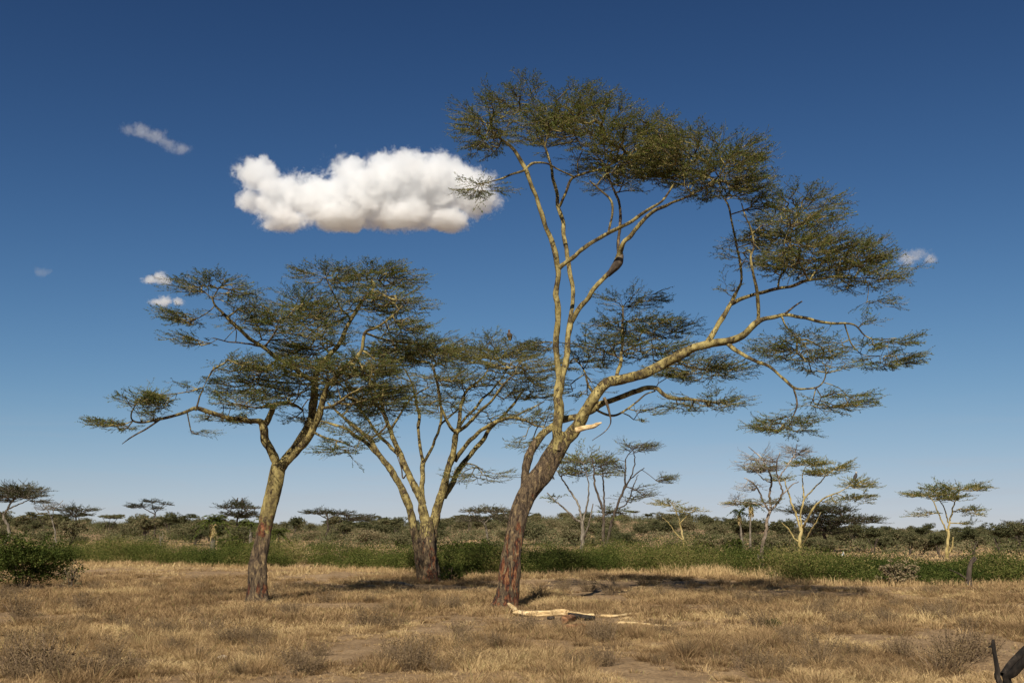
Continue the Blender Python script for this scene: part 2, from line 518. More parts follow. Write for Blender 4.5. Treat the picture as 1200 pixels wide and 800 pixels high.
def build_grass():
    mb = MB()
    def field(n, y0, y1):
        y = np.sqrt(rng.uniform(y0 ** 2, y1 ** 2, n)); x = rng.uniform(-1, 1, n) * (0.535 * y + 6.0)
        return x, y
    for (n, y0, y1, nb, w) in ((9600, 13, 26, 52, .0075), (17000, 26, 44, 32, .011), (16500, 44, 92, 17, .018)):
        x, y = field(n, y0, y1)
        d = bare(x, y)
        k = rng.random(n) < 0.03 + 0.97 * d
        x, y, d = x[k], y[k], d[k]; m = len(x)
        patch = fbm(x / 1.6, y / 2.0, 41, 3); big = fbm(x / 7 + 9, y / 10, 51, 2)
        species = fbm(x / 2.8 + 50, y / 3.4, 63, 3)
        h = (.10 + .34 * rng.random(m) ** 1.6 * (.35 + patch) + .10 * (patch - .3)) * (.55 + .45 * d) * (.8 + .5 * (big - .3))
        tall = rng.random(m) < .05
        h[tall] *= 1.45
        tint = np.clip(.44 + (species - .5) * 1.7 + rng.normal(0, .13, m), .05, .84)
        tussocks(mb, x, y, nb, h, .10 + .55 * h * rng.uniform(.6, 1.5, m), w, tint, rng.uniform(.6, 2.2, m))
        # low litter and stubble between the clumps
        x, y = field(n * 2, y0, y1)
        k = rng.random(n * 2) < .08 + .92 * bare(x, y)
        x, y = x[k], y[k]; m = len(x)
        tussocks(mb, x, y, max(6, nb // 5), rng.uniform(.03, .12, m), .22, w * .9, np.clip(.42 + .8 * (fbm(x / 2.8 + 50, y / 3.4, 63, 2) - .5) + rng.normal(0, .14, m), 0, .85), 1.8, .16)
    # rounded greyish tussocks standing out of the short grass
    for (n, y0, y1, nb, w) in ((1080, 13, 27, 300, .005), (3600, 27, 60, 130, .010)):
        x, y = field(n, y0, y1)
        k = rng.random(n) < bare(x, y) ** 1.5
        x, y = x[k], y[k]; m = len(x); big = rng.random(m) ** 1.5
        tussocks(mb, x, y, nb, .16 + .40 * big, .16 + .40 * big, w, np.clip(.02 + .40 * rng.random(m), 0, .8), rng.uniform(.9, 1.9, m), .13)
    # open strip beyond the scrub
    n = 9000
    y = rng.uniform(78, 200, n); x = rng.uniform(-1, 1, n) * (0.54 * y + 3)
    tussocks(mb, x, y, 5, rng.uniform(.15, .5, n), .7, .07, 0.40 + 0.5 * fbm(x / 9, y / 12, 61, 2), .8)
    tag(mb.build('dry_grass', M_GRASS), 'dry straw coloured grass covering the open ground', 'grass', None, 'stuff')


build_grass()


def build_litter():
    mb = MB(); n = 2600
    y = np.sqrt(rng.uniform(13 ** 2, 40 ** 2, n)); x = rng.uniform(-1, 1, n) * (.535 * y + 1)
    for i in range(n):
        L = rng.uniform(.04, .22); a = rng.uniform(0, 6.28); r = rng.uniform(.003, .008)
        d = np.array([math.cos(a), math.sin(a), 0]) * L
        p = np.array([x[i], y[i], 0.0]); q = p + d; m = (p + q) / 2 + [rng.normal(0, .1) * L, rng.normal(0, .1) * L, 0]
        for w in (p, m, q): w[2] = float(H(w[0], w[1])) + r + rng.uniform(0, .015)
        tube(mb, np.array([p, m, q]), [r, r, r * .6], 4)
    tag(mb.build('twig_litter', M_TWIG), 'small dry twigs strewn over the bare soil', 'litter', None, 'stuff')


build_litter()


# ------------------------------------------------------------------ trees
def make_sprays(nvar, nside, nleaf, seed, leafL=0.11, leafW=0.05):
    """unit twig sprays along +X: (twig polylines, leaf centres, leaf axes, leaf normals)"""
    r = np.random.default_rng(seed)
    out = []
    for _ in range(nvar):
        tw, C, D, N = [], [], [], []
        main = np.array([[0, 0, 0], [0.35, r.normal(0, .04), 0.05], [0.7, r.normal(0, .07), 0.07 + r.normal(0, .03)], [1.0, r.normal(0, .1), 0.10 + r.normal(0, .05)]])
        tw.append(main)
        sides = [main]
        for s in range(nside):
            tt = (s + 0.6) / (nside + 0.4); p = main[0] * (1 - tt) + main[-1] * tt; p[2] = np.interp(tt, [0, .35, .7, 1], main[:, 2])
            an = (1 if s % 2 else -1) * r.uniform(0.25, 0.80)
            L = r.uniform(0.32, 0.62) * (1.05 - 0.45 * tt)
            q = p + np.array([math.cos(an) * L, math.sin(an) * L, r.normal(0.04, 0.07)])
            mid = (p + q) / 2 + r.normal(0, 0.025, 3)
            tw.append(np.array([p, mid, q])); sides.append(np.array([p, mid, q]))
        for k in range(nleaf):
            sd = sides[r.integers(0, len(sides))]
            tt = r.uniform(0.12, 1.0) * (len(sd) - 1); i = min(int(tt), len(sd) - 2); f = tt - i
            p = sd[i] * (1 - f) + sd[i + 1] * f
            ax = sd[i + 1] - sd[i]; ax = ax / np.linalg.norm(ax)
            dv = ax * 1.0 + r.normal(0, 0.5, 3); dv[2] = dv[2] * 0.45 + 0.06
            dv /= np.linalg.norm(dv)
            C.append(p + dv * leafL * 0.45 + r.normal(0, 0.012, 3)); D.append(dv)
            nn = np.array([0, 0, 1.0]) + r.normal(0, 0.55, 3); N.append(nn)
        out.append((tw, np.array(C), np.array(D), np.array(N)))
    return out, leafL, leafW


SPRAYS = make_sprays(18, 6, 60, 3, 0.10, 0.036)
SPRAYS_FAR = make_sprays(10, 4, 40, 5, 0.12, 0.055)
SPRAYS_BARE = make_sprays(8, 6, 6, 7)


def grow(nodes, nrad, ncost, attract, seg):
    """join attractors to the skeleton nodes, nearest first.
    returns node positions, parent index, index of each attractor's node"""
    P = list(nodes); par = [-1] * len(P); plen = list(ncost); rt = list(range(len(P)))
    A = np.asarray(attract); m = len(A)
    NP_ = np.asarray(nodes); NC = np.asarray(ncost)
    best = np.full(m, 1e9); bi = np.zeros(m, int)
    for i in range(len(NP_)):
        dd = np.linalg.norm((A - NP_[i]) * (1, 1, 1.15), axis=1) + NC[i]
        k = dd < best; best[k] = dd[k]; bi[k] = i
    todo = np.ones(m, bool); where = np.zeros(m, int)
    for _ in range(m):
        q = int(np.argmin(np.where(todo, best, 1e18)))
        todo[q] = False
        i = int(bi[q]); p0 = P[i]; p1 = A[q]
        L = np.linalg.norm(p1 - p0); n = max(1, int(round(L / seg)))
        last = i
        bend = rng.normal(0, 0.07, 3) * L; bend[2] = abs(bend[2]) * 0.7 + 0.04 * L
        for s in range(1, n + 1):
            t = s / n
            pos = p0 * (1 - t) + p1 * t + bend * math.sin(math.pi * t) + (rng.normal(0, 0.022, 3) if s < n else 0)
            P.append(pos); par.append(last); rt.append(rt[last]); plen.append(plen[last] + 0.34 * L / n)
            last = len(P) - 1
            dd = np.linalg.norm((A - pos) * (1, 1, 1.15), axis=1) + plen[last]
            k = todo & (dd < best); best[k] = dd[k]; bi[k] = last
        where[q] = last
    return np.array(P), np.array(par), where, np.array(rt)


def foliate(limb_nodes, limb_rad, limb_cost, pads, base, sprays, spray_len, tint0, seg, r_tip, density, leaf_scale=1.0, bare_share=0.0, sides=5):
    """pads: dicts with centre c, half sizes h (world), weight n, tint. Returns (branch MB, leaf MB)"""
    A, tin, den, cen = [], [], [], []
    for pd in pads:
        n = max(3, int(pd['n'] * density))
        d = rng.normal(size=(n, 3)); d /= np.linalg.norm(d, axis=1, keepdims=True)
        r = rng.random(n) ** (1 / 2.6)
        q = d * r[:, None]
        q[:, 2] = np.where(q[:, 2] < 0, q[:, 2] * 0.75, q[:, 2])
        lump = fbm(q[:, 0] * 2.3 + pd['c'][0], q[:, 1] * 2.3 + pd['c'][1], 77, 2)
        k = lump > 0.31
        q = q[k]
        A.append(pd['c'] + q * pd['h']); tin.append(np.full(len(q), pd.get('tint', 0.0)))
        den.append(np.full(len(q), pd.get('leaf', 1.0))); cen.append(np.tile(pd['c'], (len(q), 1)))
    A = np.concatenate(A); tin = np.concatenate(tin); den = np.concatenate(den); cen = np.concatenate(cen)
    P, par, where, rt = grow(limb_nodes, limb_rad, limb_cost, A, seg)
    n0 = len(limb_nodes); N = len(P)
    cnt = np.zeros(N); cnt[where] += 1
    kids = [[] for _ in range(N)]
    for i in range(N - 1, n0 - 1, -1):
        cnt[par[i]] += cnt[i]; kids[par[i]].append(i)
    rad = r_tip * np.maximum(cnt, 1) ** 0.47
    tw, lf = MB(), MB()
    # chains
    stack = []
    for i in range(n0):
        for c in kids[i]:
            stack.append((i, c))
    while stack:
        a0, c = stack.pop()
        cap = limb_rad[a0] * 0.72 if a0 < n0 else rad[a0]
        ch = [a0, c]
        while kids[ch[-1]]:
            ks = sorted(kids[ch[-1]], key=lambda z: -cnt[z])
            for z in ks[1:]: stack.append((ch[-1], z))
            ch.append(ks[0])
        R = np.minimum(rad[ch], cap); R[0] = R[1] if len(R) > 1 else R[0]
        R[-1] = r_tip * 0.6
        tube(tw, P[ch], R, 4 if R[0] < 3 * r_tip else sides, cap=False, bark=np.where(R > 0.04, 0.2, 0.42), wound=0.0)
    # sprays at the tips
    tmpl, lL, lW = sprays
    bare_t = SPRAYS_BARE[0]
    tips = np.concatenate([where, rng.choice(np.arange(n0, N), size=min(N - n0, int(0.25 * len(where))))]) if N > n0 else where
    dtip = np.concatenate([den, np.full(len(tips) - len(where), np.mean(den))])
    ttip = np.concatenate([tin, np.full(len(tips) - len(where), np.mean(tin))])
    ctip = np.concatenate([cen, cen[rng.integers(0, len(cen), len(tips) - len(where))]])
    for i, de, ti, cc in zip(tips, dtip, ttip, ctip):
        p = P[i]; d = p - P[par[i]]; d = d / max(np.linalg.norm(d), 1e-6)
        o = (p - P[rt[i]]) * (1, 1, .55); o = o / max(np.linalg.norm(o), 1e-6); oc = p - cc; oc[2] = 0; o = o * .75 + oc / max(np.linalg.norm(oc), .8) * .45
        d = d * 0.50 + o * 0.85 + rng.normal(0, 0.20, 3); d[2] = d[2] * 0.30 + 0.06
        d /= np.linalg.norm(d)
        s = np.cross([0, 0, 1.0], d); s /= max(np.linalg.norm(s), 1e-6); ro = rng.normal(0, 0.25)
        u = np.cross(d, s); s, u = s * math.cos(ro) + u * math.sin(ro), -s * math.sin(ro) + u * math.cos(ro)
        Mx = np.stack([d, s, u])
        L = spray_len * (0.6 + 0.75 * rng.random() + 0.5 * rng.random() ** 6)
        if rng.random() < bare_share: tw_t, C, D, Nn = bare_t[rng.integers(0, len(bare_t))]
        else: tw_t, C, D, Nn = tmpl[rng.integers(0, len(tmpl))]
        for k, pl in enumerate(tw_t):
            Q = p + (pl @ Mx) * L
            tube(tw, Q, np.linspace(r_tip * (0.75 if k == 0 else 0.55), r_tip * 0.3, len(Q)), 3, cap=False, bark=0.42, wound=0.0)
        m = max(1, int(len(C) * min(1, de)))
        sel = rng.permutation(len(C))[:m]
        leaves(lf, p + (C[sel] @ Mx) * L, D[sel] @ Mx, Nn[sel] @ Mx, lL * leaf_scale * spray_len * rng.uniform(0.7, 1.25, m), lW * leaf_scale * spray_len * rng.uniform(0.7, 1.25, m),
               np.clip(tint0 + ti + rng.normal(0, 0.09) + rng.normal(0, 0.14, m), 0, 1))
    return tw, lf


def px_pads(pads, Y0, scale_n, shrink=.40):
    out = []
    for (u0, u1, v0, v1, dy, hd, *rest) in pads:
        n = rest[0] if rest else 1.0; tint = rest[1] if len(rest) > 1 else 0.0; leaf = rest[2] if len(rest) > 2 else 1.0
        c = at((u0 + u1) / 2, (v0 + v1) / 2, Y0 + dy); m = ppm(c)
        hu = max((u1 - u0) / 2 * m - shrink * min(1.0, Y0 / 30.0), (u1 - u0) / 2 * m * .6); hv = (v1 - v0) / 2 * m * .66; c = c - np.array([0, 0, 0.20])
        out.append(dict(c=c, h=np.array([hu * 1.0, hd, hv * 1.0]), n=n * (u1 - u0) * (v1 - v0) ** 0.7 * scale_n, tint=tint, leaf=leaf))
    return out


def px_limb(ctrl, Y0, step):
    rows = []
    for c in ctrl:
        if len(c) == 4: u, v, dy, r = c
        else: raise ValueError(c)
        P = at(u, v, Y0 + dy); rows.append([*P, r * ppm(P)])
    return catmull(rows, step)


def hero_tree(name, label, root_px, trunk, limbs, pads, *, slim=1.0, shrink=.34, tint0, bark_h, wound_fn, scale_n, spray_len, seg=0.33, r_tip=0.010, special=(), group=None, sides=14):
    base = ground(*root_px); Y0 = base[1]
    root = thing(name, label, 'tree', base, group)
    nodes, nrad, ncost = [], [], []

    def barkness(P, r):
        h = P[:, 2] - base[2]
        return 1.15 - 0.95 * smooth(bark_h[0], bark_h[1], h)

    T = px_limb(trunk, Y0, 0.10)
    T[0, 2] = min(T[0, 2], base[2] - 0.25)
    mb = MB(); h = T[:, 2] - base[2]
    flare = 1 + 0.50 * np.exp(-np.maximum(h, 0) / 0.24)
    tube(mb, T[:, :3], T[:, 3] * flare, 26, 0.22, True, 0.06 + 0.14 * np.exp(-np.maximum(h, 0) / 0.9), seed=3, bark=barkness(T, 0), wound=wound_fn(h))
    mb.build('trunk', M_BARK, root, base, True)
    for li, L in enumerate(limbs):
        dark = L[0] == 'dark'
        if dark: L = L[1:]
        S = px_limb(L, Y0, 0.12)
        S[:, 3] *= 0.88 * slim
        wob = np.stack([fbm(np.arange(len(S)) * 0.16 + li * 9, np.full(len(S), 3.3 + k), li + k * 5, 2) - 0.5 for k in range(3)], 1)
        wob *= np.sin(np.linspace(0, math.pi, len(S)))[:, None] ** 0.5 * np.minimum(S[:, 3:4] * 1.6 + 0.05, 0.18)
        S[:, :3] += wob
        S[:, 3] *= 1 + 0.16 * (fbm(np.arange(len(S)) * 0.35, np.full(len(S), li * 1.7), li, 3) - 0.5) * 2
        mb = MB()
        tube(mb, S[:, :3], S[:, 3], 16 if S[0, 3] > 0.07 else 9, 0.28, True, 0.0, seed=li + 5, bark=1.4 if dark else np.maximum(barkness(S, 0), 0.33) + 0.10 * (S[:, 3] < 0.06), wound=wound_fn(S[:, 2] - base[2]) * 0.8)
        mb.build('limb', M_BARK, root, base, True)
        for k in range(2, len(S), 3):
            nodes.append(S[k, :3]); nrad.append(S[k, 3]); ncost.append(0.35 * min(1, S[k, 3] / 0.1) + 0.9 * max(0, S[k, 3] - 0.13) * 8)
    for nm, L, mat, lab in special:
        S = px_limb(L, Y0, 0.08)
        mb = MB(); tube(mb, S[:, :3], S[:, 3], 10, 0.25, True, 0.08, seed=2, bark=0.4, wound=0.1)
        mb.build(nm, mat, root, base, True, lab)
    tw, lf = foliate(nodes, nrad, ncost, px_pads(pads, Y0, scale_n, shrink), base, SPRAYS, spray_len, tint0, seg, r_tip, 1.0)
    tw.build('branches', M_BARK, root, base)
    lf.build('crown', M_FEVER, root, base)
    return root


# ---- the tall leaning tree
C_TRUNK = [(591, 716, 0, 13.5), (594, 700, 0, 12.2), (597, 675, 0, 11.6), (600, 645, 0, 11.3), (606, 612, .1, 11.0), (615, 586, .2, 10.8), (626, 567, .2, 11.0), (640, 550, .2, 11.2), (652, 527, .2, 11.0), (664, 510, .2, 10)]
C_LIMBS = [
    # pale branch arching behind the upright stem, then the low right limb
    [(612, 578, .3, 4.5), (615, 560, .5, 5.6), (617, 545, .6, 5.6), (621, 530, .8, 5.4), (629, 518, .9, 5.4), (642, 504, 1.0, 5.2), (659, 492, 1.1, 4.8), (680, 486, 1.0, 4.4), (700, 478, .8, 4.0), (721, 467, .4, 3.8), (745, 458, .0, 3.5), (768, 455, -.3, 3.2), (778, 462, -.4, 3.0), (792, 467, -.5, 2.6), (810, 468, -.6, 2.2), (830, 470, -.8, 1.2)],
    # upright stem
    [(653, 527, .0, 7.5), (654, 505, -.1, 7.0), (654, 480, -.1, 6.6), (655, 460, -.1, 6.2), (657, 440, -.1, 5.6)],
    [(656, 446, -.1, 5.0), (652, 422, -.2, 4.4), (652, 400, -.3, 4.2), (654, 373, -.5, 4.1), (652, 345, -.7, 4.0), (654, 316, -.9, 4.0), (648, 290, -1.1, 3.8), (639, 262, -1.4, 3.4), (629, 232, -1.6, 3.0), (617, 200, -1.8, 2.8), (602, 177, -2.0, 2.3), (588, 164, -2.3, 1.6), (572, 152, -2.6, 1.0)],
    [(616, 199, -1.8, 1.8), (600, 205, -2.2, 1.6), (584, 211, -2.6, 1.2), (560, 216, -3.2, .8)],
    [(616, 198, -1.8, 1.9), (626, 191, -1.6, 1.8), (640, 191, -1.4, 1.6), (655, 199, -1.1, 1.5), (672, 207, -.8, 1.4)],
    [(657, 446, -.1, 5.0), (663, 425, .1, 4.5), (665, 398, .3, 4.4), (669, 374, .5, 4.3)],
    [(668, 376, .5, 3.4), (671, 352, .8, 3.2), (669, 322, 1.1, 3.1), (663, 285, 1.5, 3.0), (657, 251, 1.8, 2.7), (653, 236, 2.0, 2.5), (650, 215, 2.2, 2.2), (644, 190, 2.5, 1.9), (636, 166, 2.8, 1.5), (628, 145, 3.0, 1.0), (624, 130, 3.2, .7)],
    [(655, 243, 1.9, 2.0), (662, 228, 1.6, 2.0), (671, 210, 1.3, 2.0), (687, 203, .9, 1.8), (706, 197, .4, 1.4), (730, 185, 0, 1.0)],
    [(669, 378, .5, 4.2), (678, 362, .2, 3.8), (690, 349, 0, 3.7), (703, 331, -.2, 3.6), (716, 316, -.4, 3.5), (725, 300, -.6, 3.4), (733, 284, -.9, 3.0), (746, 268, -1.2, 2.8), (760, 251, -1.6, 2.6), (776, 242, -1.9, 2.3), (797, 234, -2.3, 1.8), (822, 222, -2.7, 1.2), (845, 205, -3.0, .8)],
    ['dark', (724, 303, -.6, 2.2), (725, 284, -.4, 2.1), (727, 259, -.1, 2.0), (725, 236, .2, 1.9), (716, 216, .6, 1.7), (710, 199, .9, 1.4), (716, 175, 1.2, 1.0), (712, 150, 1.5, .7)],
    [(655, 314, -.9, 3.0), (668, 303, -1.0, 2.9), (691, 285, -1.3, 2.7), (714, 272, -1.6, 2.5), (737, 261, -2.0, 2.3), (757, 247, -2.4, 2.1), (775, 236, -2.8, 1.6), (790, 215, -3.1, 1.1)],
    [(713, 273, -1.6, 1.7), (717, 252, -1.6, 1.6), (716, 236, -1.7, 1.5), (704, 223, -1.8, 1.4), (691, 212, -2.0, 1.1)],
    # the long limb leaning out over the grass
    [(660, 516, .2, 9.2), (676, 500, .1, 8.6), (689, 477, -.1, 7.9), (701, 459, -.2, 7.8), (711, 449, -.3, 8.0), (724, 445, -.4, 7.2), (742, 440, -.5, 6.7), (766, 432, -.8, 6.6), (788, 420, -1.0, 6.2), (811, 408, -1.2, 6.3), (830, 402, -1.4, 5.8), (852, 400, -1.6, 5.6), (872, 391, -1.8, 4.8), (888, 378, -2.0, 4.4), (903, 373, -2.1, 3.2), (917, 369, -2.2, 2.7), (936, 371, -2.4, 2.4), (955, 375, -2.6, 2.2), (974, 379, -2.8, 2.0), (992, 379, -3.0, 1.6), (1003, 382, -3.1, 1.2), (1013, 393, -3.2, 1.0), (1026, 398, -3.3, .7), (1050, 396, -3.4, .5)],
    [(827, 405, -1.4, 4.2), (834, 393, -1.3, 3.8), (846, 374, -1.1, 3.4), (858, 354, -.9, 3.0), (863, 340, -.7, 2.2), (868, 328, -.6, 1.9), (867, 307, -.5, 1.7), (862, 283, -.4, 1.6), (857, 261, -.3, 1.5), (854, 243, -.2, 1.3), (848, 232, -.1, 1.1), (842, 222, 0, .8)],
    [(857, 356, -.9, 2.6), (875, 347, -1.2, 2.5), (894, 342, -1.5, 2.4), (912, 336, -1.8, 2.3), (930, 334, -2.0, 2.2), (948, 329, -2.2, 2.0), (962, 326, -2.4, 1.6), (976, 324, -2.6, 1.3), (998, 326, -2.9, .9), (1024, 325, -3.2, .6)],
    [(912, 336, -1.8, 1.5), (914, 325, -1.6, 1.4), (922, 311, -1.3, 1.4), (925, 290, -1.0, 1.3), (928, 268, -.7, 1.1), (936, 247, -.4, .8)],
    [(948, 329, -2.2, 1.5), (940, 313, -2.6, 1.3), (930, 296, -3.0, 1.1), (918, 280, -3.4, .7)],
    [(949, 328, -2.2, 1.3), (960, 312, -2.0, 1.1), (978, 298, -1.8, .9), (1000, 287, -1.6, .6)],
    [(888, 380, -2.0, 3.0), (889, 362, -2.1, 2.5), (888, 345, -2.3, 2.3), (883, 321, -2.6, 2.0), (880, 301, -2.8, 1.7), (884, 289, -2.9, 1.4), (880, 270, -3.1, 1.2), (874, 254, -3.3, 1.0), (869, 238, -3.5, .7)],
    ['dark', (917, 369, -2.2, 1.6), (922, 366, -2.3, 1.5), (931, 359, -2.5, 1.3), (940, 353, -2.6, 1.0)],
    [(852, 402, -1.6, 3.0), (864, 411, -1.9, 2.7), (880, 420, -2.2, 2.6), (903, 431, -2.6, 2.4), (918, 444, -2.9, 2.2), (930, 454, -3.2, 2.0), (945, 455, -3.3, 1.3), (959, 452, -3.4, 1.1), (967, 441, -3.5, .9), (967, 427, -3.6, .6)],
    ['dark', (930, 453, -3.2, 1.5), (933, 466, -3.3, 1.3), (934, 475, -3.4, 1.2), (931, 484, -3.5, 1.0), (927, 494, -3.6, .6)],
    [(916, 371, -2.2, 1.4), (919, 379, -2.2, 1.3), (926, 388, -2.1, 1.2), (934, 394, -2.0, .7)],
    [(990, 380, -3.0, 1.2), (994, 390, -2.8, 1.1), (1000, 404, -2.6, 1.0), (1011, 415, -2.4, .7), (1030, 417, -2.3, .5)],
    # dark limb under the long limb and the twisted hanging bit
    [(699, 480, .5, 2.0), (716, 487, .9, 1.7), (731, 482, 1.3, 1.5), (744, 472, 1.7, 1.3), (756, 463, 2.1, 1.1), (768, 458, 2.5, .8)],
    ['dark', (708, 466, -.2, 2.4), (713, 478, -.3, 1.9), (716, 490, -.4, 1.2), (715, 498, -.4, .8), (709, 506, -.5, .7), (694, 516, -.6, .4)],
    # limb growing away from the camera
    [(722, 445, .2, 3.0), (726, 425, 1.4, 2.4), (729, 402, 2.2, 2.0), (729, 378, 2.8, 1.6), (730, 358, 3.2, 1.0)],
    [(728, 413, 1.9, 1.4), (748, 404, 2.6, 1.1), (772, 395, 3.3, .8), (795, 386, 3.8, .5)],
    [(727, 420, 1.6, 1.4), (706, 410, 2.3, 1.1), (684, 404, 3.0, .8), (655, 401, 3.6, .5)],
    [(790, 420, -.8, 1.6), (800, 428, .5, 1.3), (822, 432, 1.3, .9), (850, 432, 2.0, .5)],
    [(700, 470, .6, 2.0), (690, 450, 1.6, 1.6), (684, 432, 2.4, 1.2), (672, 420, 3.2, .8)],
]
C_PADS = [
    (585, 652, 98, 114, 2.6, 1.6, .7), (560, 640, 106, 128, 1.6, 1.8, .8), (528, 612, 124, 156, -2.0, 1.8, .9), (534, 604, 144, 170, -2.6, 1.5, .8), (534, 592, 207, 224, -3.0, .8, .8),
    (630, 720, 106, 128, 2.4, 1.8, .9), (600, 682, 122, 172, 1.0, 2.2, .8, .08), (642, 748, 118, 160, .4, 2.4, 1.3, .12), (690, 806, 138, 196, -1.0, 2.6, 1.25, .10), (740, 852, 152, 214, -2.0, 2.4, 1.2, .04),
    (790, 892, 172, 236, -2.6, 2.2, 1.0), (838, 898, 164, 192, -2.4, 1.4, .9), (846, 902, 196, 238, -1.0, 1.4, .7), (660, 792, 152, 212, 1.5, 2.2, .9, .10), (690, 760, 190, 222, -.6, 1.8, .5, .05),
    (600, 720, 130, 160, -1.4, 2.2, .5, .06), (680, 800, 170, 205, .6, 2.2, .5, .08), (780, 870, 190, 215, .2, 1.8, .5, .02), (900, 1000, 280, 312, .4, 2.0, .5, .04), (870, 960, 250, 300, 1.2, 1.8, .5, .02), (975, 1035, 385, 410, -3.0, 1.0, .35, -.02),
    (866, 990, 222, 250, -.6, 1.8, 1.0, .06), (868, 992, 245, 285, -2.2, 2.0, 1.1, .04), (885, 1022, 272, 325, -2.6, 2.2, 1.1, .05), (950, 1046, 274, 325, -2.0, 1.8, 1.0, .06), (960, 1060, 302, 337, -3.0, 1.6, .9, .08), (1008, 1050, 334, 362, -3.2, .6, .35, 0, .6), (845, 905, 240, 330, -2.2, 1.4, .28, 0, .7), (835, 868, 325, 345, -1, .8, .25, 0, .6),
    (884, 1002, 378, 426, -2.2, 1.6, .75, -.1), (1010, 1072, 388, 405, -3.3, .8, .9), (998, 1078, 404, 430, -2.4, 1.0, .8), (925, 1002, 402, 442, -3.0, 1.0, .3, 0, .6), (1000, 1030, 364, 382, -3.2, .5, .3, 0, .4),
    (878, 962, 476, 507, -3.5, 1.3, .75, -.05, .8), (938, 1022, 448, 482, -3.6, 1.2, .7, -.05, .8),
    (698, 785, 336, 362, 3.2, 1.6, .6, -.08), (668, 802, 362, 402, 2.8, 2.2, .8, -.05), (656, 772, 388, 426, 2.4, 2.2, .8, -.1), (758, 818, 368, 396, 3.6, 1.2, .8, -.1), (652, 722, 408, 434, 3.2, 1.4, .8, -.12), (748, 818, 394, 426, 2.8, 1.6, .8, -.1),
    (756, 884, 412, 446, 1.4, 2.0, 1.0, -.14), (776, 874, 452, 482, -.4, 1.4, .6, -.1, .8), (612, 662, 392, 410, 3.6, 1.0, .7, -.1), (655, 720, 430, 470, 2.4, 1.6, .35, -.1, .8), (730, 770, 455, 500, 1.0, 1.2, .2, -.1, .5),
]
hero_tree('fever_tree', 'tallest yellow-barked tree, leaning over the fallen log, with a red-streaked trunk', (592, 714), C_TRUNK, C_LIMBS, C_PADS, slim=.92, shrink=.27,
          tint0=0.37, bark_h=(3.0, 7.2), wound_fn=lambda h: 0.38 * (1 - smooth(1.8, 4.4, h)) + 0.10 * (1 - smooth(5, 7, h)), scale_n=0.112, spray_len=0.62,
          special=[('broken_stub', [(676, 504, -.3, 3.6), (686, 501, -.5, 3.0), (695, 499.5, -.7, 2.7), (700, 497, -.8, 2.2), (705, 495, -.9, .7)], M_PALEWOOD, 'splintered pale orange branch stub'),
                   ('branch_knot', [(712, 323, -.45, 2.4), (716, 318, -.5, 3.6), (721, 312, -.55, 4.6), (725, 306, -.6, 4.8), (727, 300, -.6, 3.8), (727, 293, -.6, 2.2)], M_DARKWOOD, 'dark swollen knot below a fork')])

